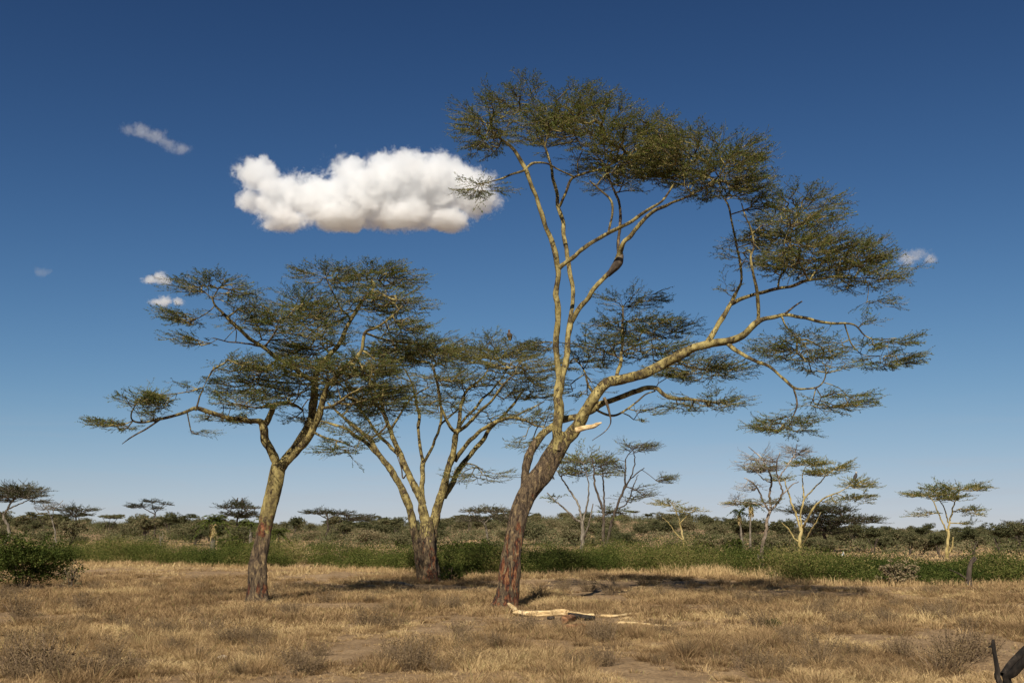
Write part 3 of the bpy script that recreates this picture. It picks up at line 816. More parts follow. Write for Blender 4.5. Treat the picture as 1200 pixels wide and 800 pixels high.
# ---- the left tree
A_TRUNK = [(302, 709, 0, 11.5), (302, 690, 0, 10.6), (303, 660, 0, 10.0), (307, 638, 0, 9.4), (311, 615, .1, 9.1), (317, 592, .1, 8.7), (322, 570, .1, 8.5), (326, 552, .1, 8.2), (328, 543, .1, 7.8)]
A_LIMBS = [
    [(326, 552, .1, 6.0), (323, 541, 0, 5.6), (316, 526, -.2, 5.2), (310, 516, -.3, 5.0), (309, 504, -.5, 4.8), (307, 495, -.6, 4.5), (301, 492, -.8, 3.6), (287, 491, -1.1, 3.3), (261, 487, -1.6, 2.8), (240, 481, -2.0, 2.6), (229, 480, -2.2, 2.4), (209, 485, -2.5, 2.0), (186, 491, -2.8, 1.7), (169, 495, -3.0, 1.4), (156, 493, -3.1, 1.2), (154, 484, -3.2, .9), (160, 472, -3.3, .6)],
    [(229, 481, -2.2, 1.4), (234, 465, -2.2, 1.2), (238, 455, -2.3, .9), (222, 459, -2.5, .7), (200, 462, -2.7, .5)],
    ['dark', (188, 491, -2.8, 1.4), (172, 501, -2.9, 1.2), (156, 510, -3.0, 1.0), (143, 520, -3.1, .4)],
    [(308, 500, -.6, 4.0), (313, 493, -.5, 3.8), (319, 484, -.4, 3.6), (323, 475, -.3, 3.2), (333, 473, 0, 2.6), (345, 474, .4, 2.0), (355, 481, .8, 1.2)],
    ['dark', (322, 476, -.3, 2.4), (315, 473, -.8, 2.2), (307, 477, -1.3, 1.8), (293, 477, -2.0, 1.2), (278, 473, -2.6, .7)],
    [(328, 549, .1, 7.0), (334, 540, .2, 6.6), (345, 526, .3, 6.4), (355, 511, .4, 6.2), (364, 493, .5, 5.8), (367, 475, .6, 5.2), (369, 458, .7, 4.6), (371, 443, .8, 4.0), (376, 430, .9, 3.6), (384, 421, 1.0, 3.2), (393, 407, 1.1, 3.0), (403, 392, 1.2, 2.7), (411, 373, 1.3, 2.4), (424, 354, 1.4, 2.0), (438, 336, 1.5, 1.6), (435, 327, 1.6, 1.0)],
    [(331, 548, -.1, 5.5), (346, 531, -.3, 5.2), (359, 515, -.5, 5.0), (370, 498, -.7, 4.6), (376, 481, -.9, 4.2), (380, 464, -1.1, 3.6), (386, 450, -1.3, 3.1), (393, 440, -1.5, 2.8), (410, 427, -1.7, 2.5), (421, 413, -1.9, 2.3), (426, 398, -2.1, 2.0), (430, 388, -2.2, 1.9), (443, 382, -2.4, 1.7), (460, 370, -2.6, 1.4), (472, 358, -2.8, 1.0)],
    [(370, 448, .8, 3.0), (357, 440, .4, 2.8), (340, 428, -.2, 2.7), (325, 419, -.6, 2.6), (311, 409, -1.0, 2.5), (301, 401, -1.2, 2.4), (284, 388, -1.6, 2.1), (269, 375, -1.9, 1.9), (260, 366, -2.1, 1.6), (252, 358, -2.3, 1.2), (248, 347, -2.5, .8)],
    ['dark', (306, 406, -1.1, 1.3), (290, 403, -.6, 1.1), (272, 401, -.1, .9), (250, 396, .4, .6)],
    ['dark', (309, 407, -1.0, 1.4), (317, 399, -1.4, 1.2), (323, 388, -1.8, .9), (328, 374, -2.1, .6)],
    [(378, 478, -1.0, 2.2), (387, 476, -1.6, 2.0), (399, 469, -2.2, 1.8), (410, 461, -2.8, 1.3), (424, 455, -3.3, .8)],
    [(366, 505, -.6, 1.5), (382, 513, -.9, 1.2), (399, 517, -1.3, .9), (418, 525, -1.7, .5)],
    [(394, 406, 1.1, 1.6), (380, 396, 1.9, 1.3), (362, 386, 2.6, 1.0), (345, 372, 3.2, .7)],
    [(428, 390, -2.1, 1.5), (446, 396, -1.3, 1.3), (466, 400, -.4, 1.1), (494, 404, .6, .8), (516, 410, 1.4, .5)],
    [(411, 374, 1.3, 1.5), (399, 360, .7, 1.2), (390, 343, .2, 1.0), (382, 325, -.2, .7)],
    [(370, 450, .7, 1.8), (352, 449, 1.6, 1.4), (328, 447, 2.4, 1.1), (300, 447, 3.0, .7)],
    [(384, 452, -1.2, 1.6), (402, 446, -.6, 1.4), (426, 440, 0, 1.1), (452, 442, .6, .7)],
]
A_PADS = [
    (203, 298, 318, 346, -2.4, 1.5, .9, -.06), (188, 248, 358, 376, -2.6, 1.1, .9, -.06), (200, 262, 386, 403, .2, 1.0, .7, -.08), (245, 332, 338, 386, -1.6, 1.6, .5, -.08), (308, 346, 350, 396, -2.0, 1.0, .6, -.1),
    (344, 442, 308, 331, -.2, 1.8, 1.0), (404, 497, 305, 336, 1.4, 1.8, 1.1), (320, 396, 330, 370, 2.8, 1.6, .8, -.04), (394, 506, 336, 366, -1.0, 2.0, 1.1, -.02), (325, 422, 346, 386, .6, 2.0, .9), (430, 502, 360, 396, -2.4, 1.4, .8, -.06),
    (314, 398, 398, 420, 2.4, 1.8, 1.3, -.12), (428, 536, 386, 430, .4, 2.0, 1.2, -.10), (240, 362, 411, 441, -1.4, 2.0, 1.0, .06), (238, 350, 434, 466, 2.0, 2.0, .9, -.06), (322, 422, 414, 450, -1.0, 2.0, 1.1, .04), (245, 332, 455, 478, -2.0, 1.5, .8, -.1),
    (378, 472, 404, 446, -2.0, 1.8, 1.0, .02), (370, 482, 438, 470, -.8, 2.2, .9, .06), (235, 302, 477, 493, -.6, 1.2, .6, -.05), (136, 212, 455, 476, -3.0, 1.2, .9), (168, 213, 449, 470, -2.6, .9, .8), (112, 162, 484, 500, -3.2, 1.0, 1.0, .08), (212, 241, 443, 454, -2.4, .6, .7, -.1),
    (296, 420, 378, 404, -.6, 2.2, .7, -.02), (385, 485, 452, 488, -.4, 2.0, .7, -.02), (300, 400, 438, 470, .4, 2.2, .6, -.06), (255, 345, 366, 388, 1.4, 1.6, .45, -.08), (420, 470, 330, 350, .4, 1.8, .5), (405, 450, 490, 520, -1.8, 1.2, .45, -.08),
    (212, 246, 492, 508, -2.0, .6, .3, -.1, .5), (368, 432, 503, 536, -1.4, 1.2, .5, -.12, .8), (330, 372, 460, 500, 1.4, 1.4, .4, -.1), (145, 200, 470, 492, -3.1, .8, .3, 0, .6),
]


def wound_a(h):
    return 0.58 * np.exp(-((h - 2.75) / 0.45) ** 2) + 0.42 * np.exp(-((h - 0.5) / 0.3) ** 2) + 0.05


hero_tree('fever_tree', 'yellow-barked tree with an orange wound on its trunk and a low limb reaching far out', (302, 707), A_TRUNK, A_LIMBS, A_PADS,
          shrink=.24, tint0=0.36, bark_h=(0.8, 3.6), wound_fn=wound_a, scale_n=0.128, spray_len=0.62)

# ---- the many-stemmed tree in the middle
B_TRUNK = [(502, 684, 0, 9.4), (501, 668, 0, 9.6), (500, 648, 0, 10.0), (500, 632, 0, 10.2), (500, 618, 0, 8.8), (501, 606, 0, 6)]
B_LIMBS = [
    [(494, 685, -.2, 7.5), (493, 668, -.25, 7.2), (490, 642, -.3, 7.2), (486, 620, -.4, 6.6), (481, 598, -.6, 6.0), (471, 572, -.9, 5.2), (460, 554, -1.2, 4.8), (450, 540, -1.4, 4.5), (440, 526, -1.6, 4.0), (432, 514, -1.8, 3.6), (416, 500, -2.1, 2.6), (400, 487, -2.4, 2.0), (384, 472, -2.7, 1.2)],
    [(449, 539, -1.4, 3.2), (434, 524, -1.3, 2.9), (418, 511, -1.2, 2.6), (403, 501, -1.1, 2.2), (381, 494, -1.0, 1.6), (360, 490, -.9, .9)],
    ['dark', (434, 514, -1.8, 1.9), (447, 504, -2.2, 1.7), (454, 494, -2.5, 1.5), (446, 480, -2.8, 1.1), (440, 466, -3.0, .7)],
    [(500, 618, .1, 7.2), (494, 590, .1, 6.4), (486, 570, .2, 5.8), (476, 549, .3, 5.0), (467, 527, .4, 4.4), (458, 504, .5, 3.8), (450, 484, .6, 3.0), (446, 470, .7, 2.2), (438, 455, .8, 1.4)],
    [(468, 534, .4, 3.0), (455, 520, 1.0, 2.8), (445, 511, 1.4, 2.6), (431, 492, 1.9, 2.3), (417, 473, 2.4, 1.8), (408, 458, 2.8, 1.1)],
    [(458, 503, .5, 2.0), (466, 490, .2, 1.8), (476, 474, -.1, 1.6), (487, 462, -.4, 1.4), (503, 453, -.8, 1.0)],
    [(496, 590, .5, 5.0), (494, 572, .6, 4.2), (495, 556, .8, 3.9), (496, 540, 1.0, 3.6)],
    [(496, 542, 1.0, 2.8), (493, 526, 1.2, 2.6), (491, 504, 1.5, 2.4), (490, 482, 1.8, 2.2), (487, 464, 2.0, 1.9), (482, 448, 2.3, 1.3), (474, 432, 2.6, .8)],
    [(497, 541, 1.0, 2.8), (502, 532, .8, 2.5), (509, 519, .6, 2.4), (515, 501, .4, 2.2), (517, 482, .2, 1.9), (516, 466, 0, 1.6), (512, 446, -.3, 1.2), (508, 428, -.6, .8)],
    [(515, 499, .4, 1.7), (525, 490, 1.0, 1.5), (538, 478, 1.8, 1.2), (548, 462, 2.5, .8)],
    [(511, 683, .3, 6.6), (509, 664, .3, 6.8), (506, 640, .3, 7.4), (507, 620, .3, 7.6), (511, 600, .3, 7.0), (516, 580, .2, 6.6), (522, 560, .1, 6.0), (528, 543, 0, 5.4), (532, 528, -.1, 4.8), (534, 512, -.2, 4.4), (536, 503, -.3, 4.0)],
    [(535, 507, -.3, 2.4), (526, 498, -.6, 2.3), (519, 482, -1.0, 2.0), (515, 466, -1.4, 1.8), (512, 447, -1.8, 1.4), (506, 430, -2.2, .9)],
    [(536, 506, -.3, 3.2), (539, 487, -.1, 2.9), (542, 470, .1, 2.6), (547, 458, .3, 2.3), (558, 448, .5, 1.8), (570, 436, .7, 1.2), (576, 418, .9, .8)],
    [(537, 505, -.3, 2.8), (548, 497, -.8, 2.6), (562, 482, -1.4, 2.3), (578, 466, -2.0, 2.0), (592, 448, -2.6, 1.5), (605, 436, -3.1, 1.0)],
    [(538, 500, -.2, 2.4), (546, 488, .5, 2.2), (560, 474, 1.2, 2.0), (574, 459, 1.9, 1.6), (588, 442, 2.6, 1.1), (600, 425, 3.1, .7)],
    [(520, 582, .8, 5.0), (530, 566, 1.1, 4.4), (538, 549, 1.4, 4.0), (549, 535, 1.8, 3.6), (561, 521, 2.2, 3.2), (574, 504, 2.6, 2.9), (588, 488, 3.0, 2.2), (601, 474, 3.4, 1.8), (615, 455, 3.8, 1.2)],
    [(533, 540, .3, 3.4), (541, 528, .1, 3.3), (553, 516, -.2, 3.2), (570, 500, -.7, 3.1), (586, 492, -1.1, 2.8), (601, 489, -1.5, 2.5), (613, 491, -1.8, 2.0), (628, 499, -2.1, 1.4), (642, 500, -2.4, .8)],
    [(600, 489, -1.5, 1.6), (618, 480, -1.8, 1.3), (638, 470, -2.1, .8)],
    [(536, 548, 1.3, 1.5), (545, 543, .8, 1.2), (555, 544, .3, 1.0), (566, 550, -.2, .6)],
    ['dark', (476, 556, -.9, 1.2), (472, 560, -.5, 1.2), (470, 548, -.6, 1.0), (464, 530, -.8, .5)],
]
B_PADS = [
    (436, 562, 389, 420, .6, 2.6, 1.0, .02), (528, 642, 395, 424, 1.0, 2.6, 1.1, .14), (556, 594, 388, 402, .4, 1.0, .5, .06), (556, 662, 414, 440, -1.4, 2.4, 1.0, .15), (470, 594, 428, 456, -1.0, 2.6, 1.0, .05), (398, 492, 434, 466, .8, 2.6, .9, .08),
    (588, 658, 440, 476, 1.6, 2.4, .8, .10), (590, 662, 468, 502, -1.8, 1.8, .7, .08), (392, 472, 458, 490, -1.8, 2.2, .7, .06), (480, 560, 448, 478, 1.6, 2.0, .4, .0), (524, 598, 538, 570, -.2, 1.4, .5, -.12, .8), (596, 642, 500, 532, -1.8, 1.4, .4, -.08, .8), (350, 400, 480, 500, -1.0, 1.5, .5, 0),
    (450, 600, 402, 432, -.4, 2.6, .7, .06), (585, 660, 425, 452, .6, 2.2, .8, .12), (400, 470, 420, 450, -1.0, 2.2, .7, .04), (470, 560, 455, 490, -1.4, 2.0, .45, .02), (540, 600, 470, 500, .6, 2.0, .35, .02), (385, 440, 485, 515, -1.6, 1.6, .4, 0),
    (545, 620, 440, 470, .6, 2.0, .5, .05), (420, 470, 400, 440, 1.8, 1.8, .7, .05),
]
hero_tree('fever_tree', 'many-stemmed yellow tree with a short split trunk and a bird on its crown', (502, 681), B_TRUNK, B_LIMBS, B_PADS,
          slim=.84, shrink=.20, tint0=0.46, bark_h=(0.2, 4.2), wound_fn=lambda h: 0.38 * (1 - smooth(1.2, 3.2, h)) + 0.05, scale_n=0.125, spray_len=0.72, r_tip=0.012, seg=0.4)


# ------------------------------------------------------------------ smaller trees, traced one by one
def mid_tree(name, label, u0, Y0, limbs, pads, wood, leafm, tint0, scale_n, spray_len, *, r_tip=0.02, bare_share=0.0, leaf_scale=1.0, cat='tree', seg=None):
    base = on_ground(u0, Y0)
    root = thing(name, label, cat, base)
    nodes, nrad, ncost = [], [], []
    tk = MB()
    mpp = ppm(base)
    for li, L in enumerate(limbs):
        L = [(c[0], c[1], (c[3] if len(c) > 3 else 0.0), c[2]) for c in L]
        S = px_limb(L, Y0, 3 * mpp); S[:, 3] *= .74
        if li == 0:
            S = np.vstack([[*(base - [0, 0, 0.2]), S[0, 3] * 1.2], S])
        S[1:-1, :3] += rng.normal(0, 0.35 * mpp, (len(S) - 2, 3))
        if li == 0:
            tube(tk, S[:, :3], S[:, 3], 9, 0.15, True, 0.0, seed=li, bark=0.3, wound=0)
        else:
            mb = MB(); tube(mb, S[:, :3], S[:, 3], 7, 0.15, True, 0.0, seed=li, bark=0.3, wound=0)
            mb.build('limb', wood, root, base, True)
        for k in range(1 if li else max(1, len(S) * 2 // 3), len(S)):
            nodes.append(S[k, :3]); nrad.append(S[k, 3]); ncost.append(0.0)
    tk.build('trunk', wood, root, base, True)
    tw, lf = foliate(nodes, nrad, ncost, px_pads(pads, Y0, scale_n * (3.2 if leafm is M_UMBRELLA else 1.9)), base, SPRAYS_FAR, spray_len * (.62 if Y0 > 125 else 1.0), tint0, seg or 7 * mpp, r_tip, 1.0, leaf_scale, bare_share, 4)
    tw.build('branches', wood, root, base)
    if lf.n: lf.build('crown', leafm, root, base)
    return root


mid_tree('fever_tree', 'pale forked tree with a thin brownish-yellow crown, behind the leaning trunk', 683, 104,
         [[(682, 645, 3.4), (683, 625, 2.9), (682, 610, 2.5)], [(682, 611, 1.9), (676, 609, 1.7), (664, 598, 1.4), (652, 588, 1.2), (641, 577, .8)], [(682, 610, 2.0), (678, 592, 1.7, .8), (670, 578, 1.5, 1.2), (660, 563, 1.2, 1.5), (652, 550, .7, 1.8)],
          [(684, 632, 1.6), (688, 620, 1.5, -1), (692, 606, 1.2, -1.5), (695, 590, .8, -2)], [(683, 610, 1.8), (687, 596, 1.5), (690, 580, 1.2, -.5), (689, 562, .9, -1), (686, 548, .5, -1)]],
         [(652, 722, 528, 548, 0, 3, 1.0, .15), (650, 694, 540, 562, 1, 2.5, .9, .15), (640, 660, 575, 590, 0, 1.5, .4), (690, 725, 545, 560, -1, 2, .5, .1)], M_GREYWOOD, M_FEVER, 0.50, 0.10, 1.3)
mid_tree('bare_tree', 'thin dark twin-trunked tree, nearly leafless, with a bleached upright twig', 708, 98,
         [[(708, 646, 3.0), (707, 620, 2.4), (707, 600, 2.1), (702, 584, 1.8), (697, 568, 1.6), (696, 550, 1.2), (694, 536, .7)], [(708, 600, 1.6), (708, 584, 1.4, 1), (707, 564, 1.2, 1.5), (705, 544, .7, 2)],
          [(709, 646, 2.6), (712, 634, 2.4), (717, 612, 2.2), (724, 590, 2.0), (731, 573, 1.7), (733, 556, 1.4), (733, 538, 1.0)], [(731, 574, 1.3), (740, 557, 1.1, -1), (744, 538, .9, -1.5), (741, 524, .5, -2)],
          [(737, 562, 1.0, -.5), (748, 553, .9, -1), (755, 548, .6, -1.5)], [(722, 596, 1.2), (734, 590, 1.0, 1), (742, 570, .9, 1.5), (748, 556, .5, 2)], [(707, 605, 1.3), (716, 600, 1.0, 1), (730, 600, .7, 1.5)]],
         [(722, 770, 514, 532, -1.5, 2, .7, .1, .5), (764, 786, 552, 567, -1, 1, .7, .1, .8), (724, 756, 574, 592, 1, 2, .4, .1, .5), (690, 735, 530, 560, 0, 2.5, .5, .05, .4), (702, 736, 590, 606, 1, 1.5, .8, .0), (735, 768, 560, 590, 0, 2, .3, .1, .5)], M_DARKWOOD, M_FEVER, 0.46, 0.15, 1.15, bare_share=.25)
mid_tree('young_acacia', 'small slanting pale acacia with a thin open crown above the scrub', 803, 96,
         [[(803, 650, 1.6), (800, 628, 1.4), (797, 614, 1.2), (793, 602, .9), (788, 590, .5)], [(800, 632, 1.0), (793, 626, .9), (785, 614, .7), (776, 606, .4)], [(797, 613, .9), (805, 604, .7), (816, 595, .4)]],
         [(766, 802, 583, 595, 0, 1.6, .8, .1, .8), (784, 826, 590, 603, 0, 1.6, .8, .1, .8)], M_YELWOOD, M_FEVER, 0.48, 0.10, 1.0)
mid_tree('dying_tree', 'half-dead tree with a white-blotched trunk, bare grey twigs and three small leafy sprays', 888, 60,
         [[(889, 668, 3.2), (891, 655, 2.7), (894, 638, 2.5), (897, 624, 2.5), (900, 606, 2.4), (903, 597, 2.2)], [(902, 600, 1.7), (896, 590, 1.5), (890, 576, 1.3), (883, 566, 1.1), (872, 560, .7)],
          [(903, 598, 2.0), (902, 578, 1.8, .5), (904, 562, 1.6, .7), (898, 546, 1.3, 1), (890, 534, 1.0, 1.2), (877, 523, .5, 1.4)], [(903, 598, 1.8), (912, 588, 1.7, -.5), (917, 576, 1.5, -.8), (912, 562, 1.2, -1), (910, 544, 1.0, -1.2), (914, 530, .6, -1.4)],
          [(915, 582, 1.2, -.7), (926, 570, 1.0, -1), (936, 564, .6, -1.2)], [(912, 560, 1.0, -1), (922, 546, .9, -.5), (930, 534, .8, 0), (934, 520, .4, .3)], [(898, 594, 1.1), (886, 590, 1.0), (872, 588, .8), (858, 586, .4)], [(903, 565, 1.0, .7), (893, 560, .8, .2), (885, 548, .5, 0)]],
         [(852, 888, 581, 591, 0, 1.2, .9, .2), (874, 914, 540, 553, 0, 1.2, .9, .2), (886, 914, 580, 590, -.5, .9, .7, .2), (864, 918, 520, 560, .5, 2.0, .8, 0, .02), (920, 946, 514, 542, .2, 1.0, 1.4, 0, .02), (864, 900, 555, 580, 0, 1.5, .5, 0, .02), (853, 870, 570, 600, 0, 1, .6, 0, .02)], M_WHITEWOOD, M_FEVER, 0.50, 0.10, .7, r_tip=0.014, bare_share=.0)
mid_tree('fever_tree', 'spreading yellow-stemmed tree with flat green sprays and a dark bird on one', 937, 84,
         [[(937, 655, 3.0), (937, 640, 2.8), (938, 628, 2.6), (940, 617, 2.3)], [(938, 622, 1.9), (934, 606, 1.7), (928, 590, 1.5), (923, 574, 1.2), (919, 562, .7)], [(940, 618, 1.8), (938, 602, 1.6, 1), (942, 584, 1.4, 1.3), (941, 570, 1.1, 1.6), (940, 558, .8, 2), (944, 546, .5, 2)],
          [(942, 585, 1.2, 1.3), (952, 574, 1.1, 1), (962, 564, 1.0, .6), (968, 557, .8, .3), (980, 548, .5, 0)], [(940, 618, 2.0), (946, 608, 1.8, -1), (954, 594, 1.6, -1.5), (964, 585, 1.3, -2), (976, 579, 1.1, -2.3), (986, 575, .8, -2.6), (998, 568, .5, -3)], [(938, 634, 1.6), (932, 632, 1.4), (924, 620, 1.1), (916, 612, .7)], [(978, 578, .8, -2.3), (992, 582, .6, -2.6), (1006, 583, .4, -2.8)], [(939, 640, 1.3), (948, 625, 1.2, -1), (956, 612, .8, -2), (962, 600, .4, -2)]],
         [(920, 972, 535, 547, 1, 1.6, 1.2, .05), (943, 982, 546, 558, .3, 1.4, 1.2, .02), (968, 998, 539, 552, 0, 1.2, 1.1, .02), (984, 1022, 559, 573, -3, 1.4, 1.1, .08), (980, 1020, 575, 587, -2.8, 1.2, .7, .05), (903, 932, 554, 564, 0, 1.1, .8, .1), (1004, 1020, 570, 592, -2.9, .8, .4), (960, 985, 580, 592, -2, 1, .5)], M_YELWOOD, M_FEVER, 0.40, 0.12, .9)
mid_tree('umbrella_tree', 'broad dark umbrella tree standing behind the yellow-stemmed tree', 968, 140,
         [[(968, 640, 3.0), (966, 626, 2.6), (962, 616, 2.0)], [(965, 622, 1.6), (950, 610, 1.2), (930, 602, .6)], [(966, 622, 1.6), (985, 612, 1.2), (1010, 606, .6)]],
         [(912, 1002, 588, 606, 0, 6, 1.8, -.1), (935, 1032, 599, 618, 0, 6, 1.8, -.1), (925, 1000, 610, 630, 1, 5, 1.2, -.15)], M_DARKWOOD, M_UMBRELLA, 0.42, 0.075, 2.0, r_tip=0.03)
mid_tree('fever_tree', 'slim fresh-green flat-topped tree standing alone with a reddish trunk foot', 1110, 104,
         [[(1110, 662, 3.2), (1110, 646, 2.7), (1111, 632, 2.3), (1111, 621, 2.0)], [(1111, 622, 1.6), (1113, 610, 1.4), (1116, 599, 1.2), (1119, 588, .9), (1124, 578, .5)], [(1110, 622, 1.4), (1106, 615, 1.3), (1100, 602, 1.1), (1093, 586, .8), (1086, 578, .4)], [(1111, 612, 1.1), (1106, 594, .9, 1), (1099, 584, .6, 1.5)],
          [(1112, 648, 1.5), (1116, 640, 1.4), (1117, 629, 1.0)], [(1116, 600, .8), (1127, 596, .7, -1), (1140, 597, .4, -1.5)]],
         [(1060, 1106, 573, 583, 0, 2, 1.2, -.08), (1080, 1122, 567, 578, 1, 2, 1.0, -.05), (1094, 1132, 572, 590, 0, 2.4, 1.4, -.1), (1114, 1156, 563, 578, -.5, 2, 1.0, -.05), (1124, 1152, 589, 606, -1.5, 1.4, 1.0, -.05), (1068, 1102, 594, 608, .5, 1.6, .5, -.08, .8), (1114, 1136, 607, 615, -.5, 1, .5, -.1, .8)], M_YELWOOD, M_FEVER, 0.32, 0.13, 1.1)
mid_tree('umbrella_tree', 'dark umbrella tree with a bent pale trunk, cut off by the picture edge', 11, 132,
         [[(11, 628, 2.4), (9, 615, 2.1), (4, 605, 1.9), (9, 596, 1.7), (14, 588, 1.3), (20, 580, .8)], [(9, 596, 1.3), (24, 590, 1.0), (38, 583, .6)], [(5, 604, 1.2), (-6, 594, 1.0), (-16, 584, .5)]],
         [(-26, 54, 565, 582, 0, 4.5, 1.6, -.08), (0, 52, 573, 586, -1, 3, 1.2, -.08), (-30, 20, 578, 590, 1, 3, 1.0, -.1), (30, 58, 582, 590, 0, 2, .6)], M_GREYWOOD, M_UMBRELLA, 0.34, 0.12, 1.7, r_tip=0.025)
mid_tree('bare_tree', 'leafless grey sapling between the dark umbrella tree and the round crowns', 65, 108,
         [[(66, 634, 1.3), (62, 612, 1.1), (57, 600, .9), (50, 590, .5)], [(61, 606, .8), (64, 596, .7), (74, 586, .4)], [(57, 600, .6), (47, 602, .5), (40, 594, .3)]],
         [(38, 78, 582, 602, 0, 2, .5, 0, .05)], M_GREYWOOD, M_THORN, 0.5, 0.10, 1.0, bare_share=1.0)
mid_tree('tiered_tree', 'small tree with four separate flat leaf tiers rising over the far bushes', 182, 190,
         [[(182, 628, 1.4), (181, 610, 1.2), (182, 601, 1.0)], [(182, 603, .9), (174, 598, .7), (164, 593, .5)], [(182, 601, .8), (179, 594, .6), (177, 588, .4)], [(182, 600, .7), (188, 594, .6), (195, 590, .4)]],
         [(151, 174, 587, 597, 0, 2.5, 2.0, -.1), (169, 185, 583, 590, 0, 2, 2.0, -.1), (177, 191, 590, 599, 0, 1.6, 1.6, -.1), (187, 201, 586, 593, 0, 1.6, 1.6, -.1)], M_DARKWOOD, M_UMBRELLA, 0.2, 0.13, 1.6, r_tip=0.03)
mid_tree('umbrella_tree', 'layered grey-green acacia just left of the orange-wounded trunk', 280, 170,
         [[(278, 626, 2.0), (278, 612, 1.6), (279, 604, 1.2)], [(279, 606, 1.0), (268, 598, .8), (258, 592, .4)], [(279, 605, 1.0), (290, 598, .8), (302, 594, .4)]],
         [(252, 307, 588, 598, 0, 5, 1.5, .05), (260, 302, 594, 608, 0, 5, 1.6, -.05), (265, 290, 586, 592, 0, 2.5, 1.2, 0)], M_DARKWOOD, M_UMBRELLA, 0.40, 0.12, 1.9, r_tip=0.03)
mid_tree('umbrella_tree', 'pale grey-green domed acacia beside the leaning trunk', 568, 160,
         [[(572, 632, 1.8), (570, 620, 1.5), (567, 610, 1.2)], [(568, 614, 1.0), (556, 604, .8), (546, 598, .4)], [(568, 612, 1.0), (580, 602, .8), (592, 596, .4)]],
         [(538, 600, 591, 603, 0, 5, 1.5, .10), (534, 572, 600, 613, 1, 4, 1.4, .0), (566, 604, 598, 610, -1, 4, .7, .05)], M_GREYWOOD, M_UMBRELLA, 0.5, 0.12, 1.8, r_tip=0.03)
mid_tree('umbrella_tree', 'flat grey-green acacia top rising over a dark round bush', 88, 190,
         [[(90, 624, 1.6), (89, 610, 1.3), (88, 602, 1.0)], [(89, 606, .9), (76, 598, .5)], [(89, 606, .9), (102, 597, .5)]],
         [(63, 113, 591, 601, 0, 5, 1.6, .05), (70, 108, 597, 607, 0, 4, 1.0, -.05)], M_DARKWOOD, M_UMBRELLA, 0.42, 0.12, 1.9, r_tip=0.03)
mid_tree('umbrella_tree', 'dark flat-topped acacia pair crown on the skyline behind the many-stemmed tree', 384, 215,
         [[(384, 622, 1.6), (384, 610, 1.3), (383, 604, 1.0)], [(384, 608, .9), (370, 601, .5)], [(384, 608, .9), (398, 602, .5)]],
         [(355, 388, 595, 604, 0, 5, 2.2, -.1), (384, 412, 596, 605, 0, 5, 2.2, -.1), (395, 442, 598, 614, 2, 6, 1.6, .15)], M_DARKWOOD, M_UMBRELLA, 0.3, 0.12, 2.1, r_tip=0.035)
mid_tree('umbrella_tree', 'dark rounded tree at the edge of the frame beyond the charred stump', 1196, 165,
         [[(1196, 640, 2.0), (1195, 622, 1.6), (1194, 612, 1.1)], [(1195, 620, .9), (1184, 614, .5)]],
         [(1182, 1230, 606, 622, 0, 4, 1.5, -.1), (1178, 1225, 618, 634, 0, 4, 1.2, -.1)], M_DARKWOOD, M_UMBRELLA, 0.25, 0.12, 1.8, r_tip=0.03)


# ------------------------------------------------------------------ far bushes (protos copied)
def blob_plant(name, label, cat, group, crowns, stems, leafm, wood, nleaf, leaf, tint0, flat=0.8, tspread=0.15):
    """plant at the origin: CROWNS = (cx,cy,cz,rx,ry,rz,weight), STEMS = list of polylines with radii"""
    root = thing(name, label, cat, (0, 0, 0), group)
    mb = MB()
    for s in stems:
        S = catmull([list(q) for q in s], 0.3)
        tube(mb, S[:, :3], S[:, 3], 6, 0.2, True, bark=0.3, wound=0)
    if stems: mb.build('stem', wood, root, (0, 0, 0), True)
    lf = MB()
    tot = sum(c[6] for c in crowns)
    for (cx, cy, cz, rx, ry, rz, w) in crowns:
        n = int(nleaf * w / tot); nc = max(4, n // 14)
        d = rvec(nc); r = rng.random(nc) ** 0.33
        q = d * r[:, None]
        q[:, 2] = np.where(q[:, 2] < 0, q[:, 2] * 0.7, q[:, 2])
        C = np.array([cx, cy, cz]) + q * (rx, ry, rz)
        idx = rng.integers(0, nc, n)
        P = C[idx] + rng.normal(0, 0.10, (n, 3)) * np.array([rx, ry, rz * 0.9])
        P[:, 2] = np.maximum(P[:, 2], 0.02)
        ct = rng.normal(0, tspread, nc)
        leaves(lf, P, rvec(n, 0.5), rvec(n) + np.array([0, 0, 0.8]), leaf * rng.uniform(.7, 1.4, n), leaf * 0.55 * rng.uniform(.7, 1.4, n), np.clip(tint0 + ct[idx] + rng.normal(0, .10, n), 0, 1))
    lf.build('crown', leafm, root)
    return root


def stemset(n, h, spread, r):
    out = []
    for _ in range(n):
        a = rng.uniform(0, 6.28); x, y = math.cos(a) * spread, math.sin(a) * spread
        out.append([(x * .1, y * .1, -0.2, r), (x * .35, y * .35, h * .5, r * .75), (x, y, h, r * .4)])
    return out


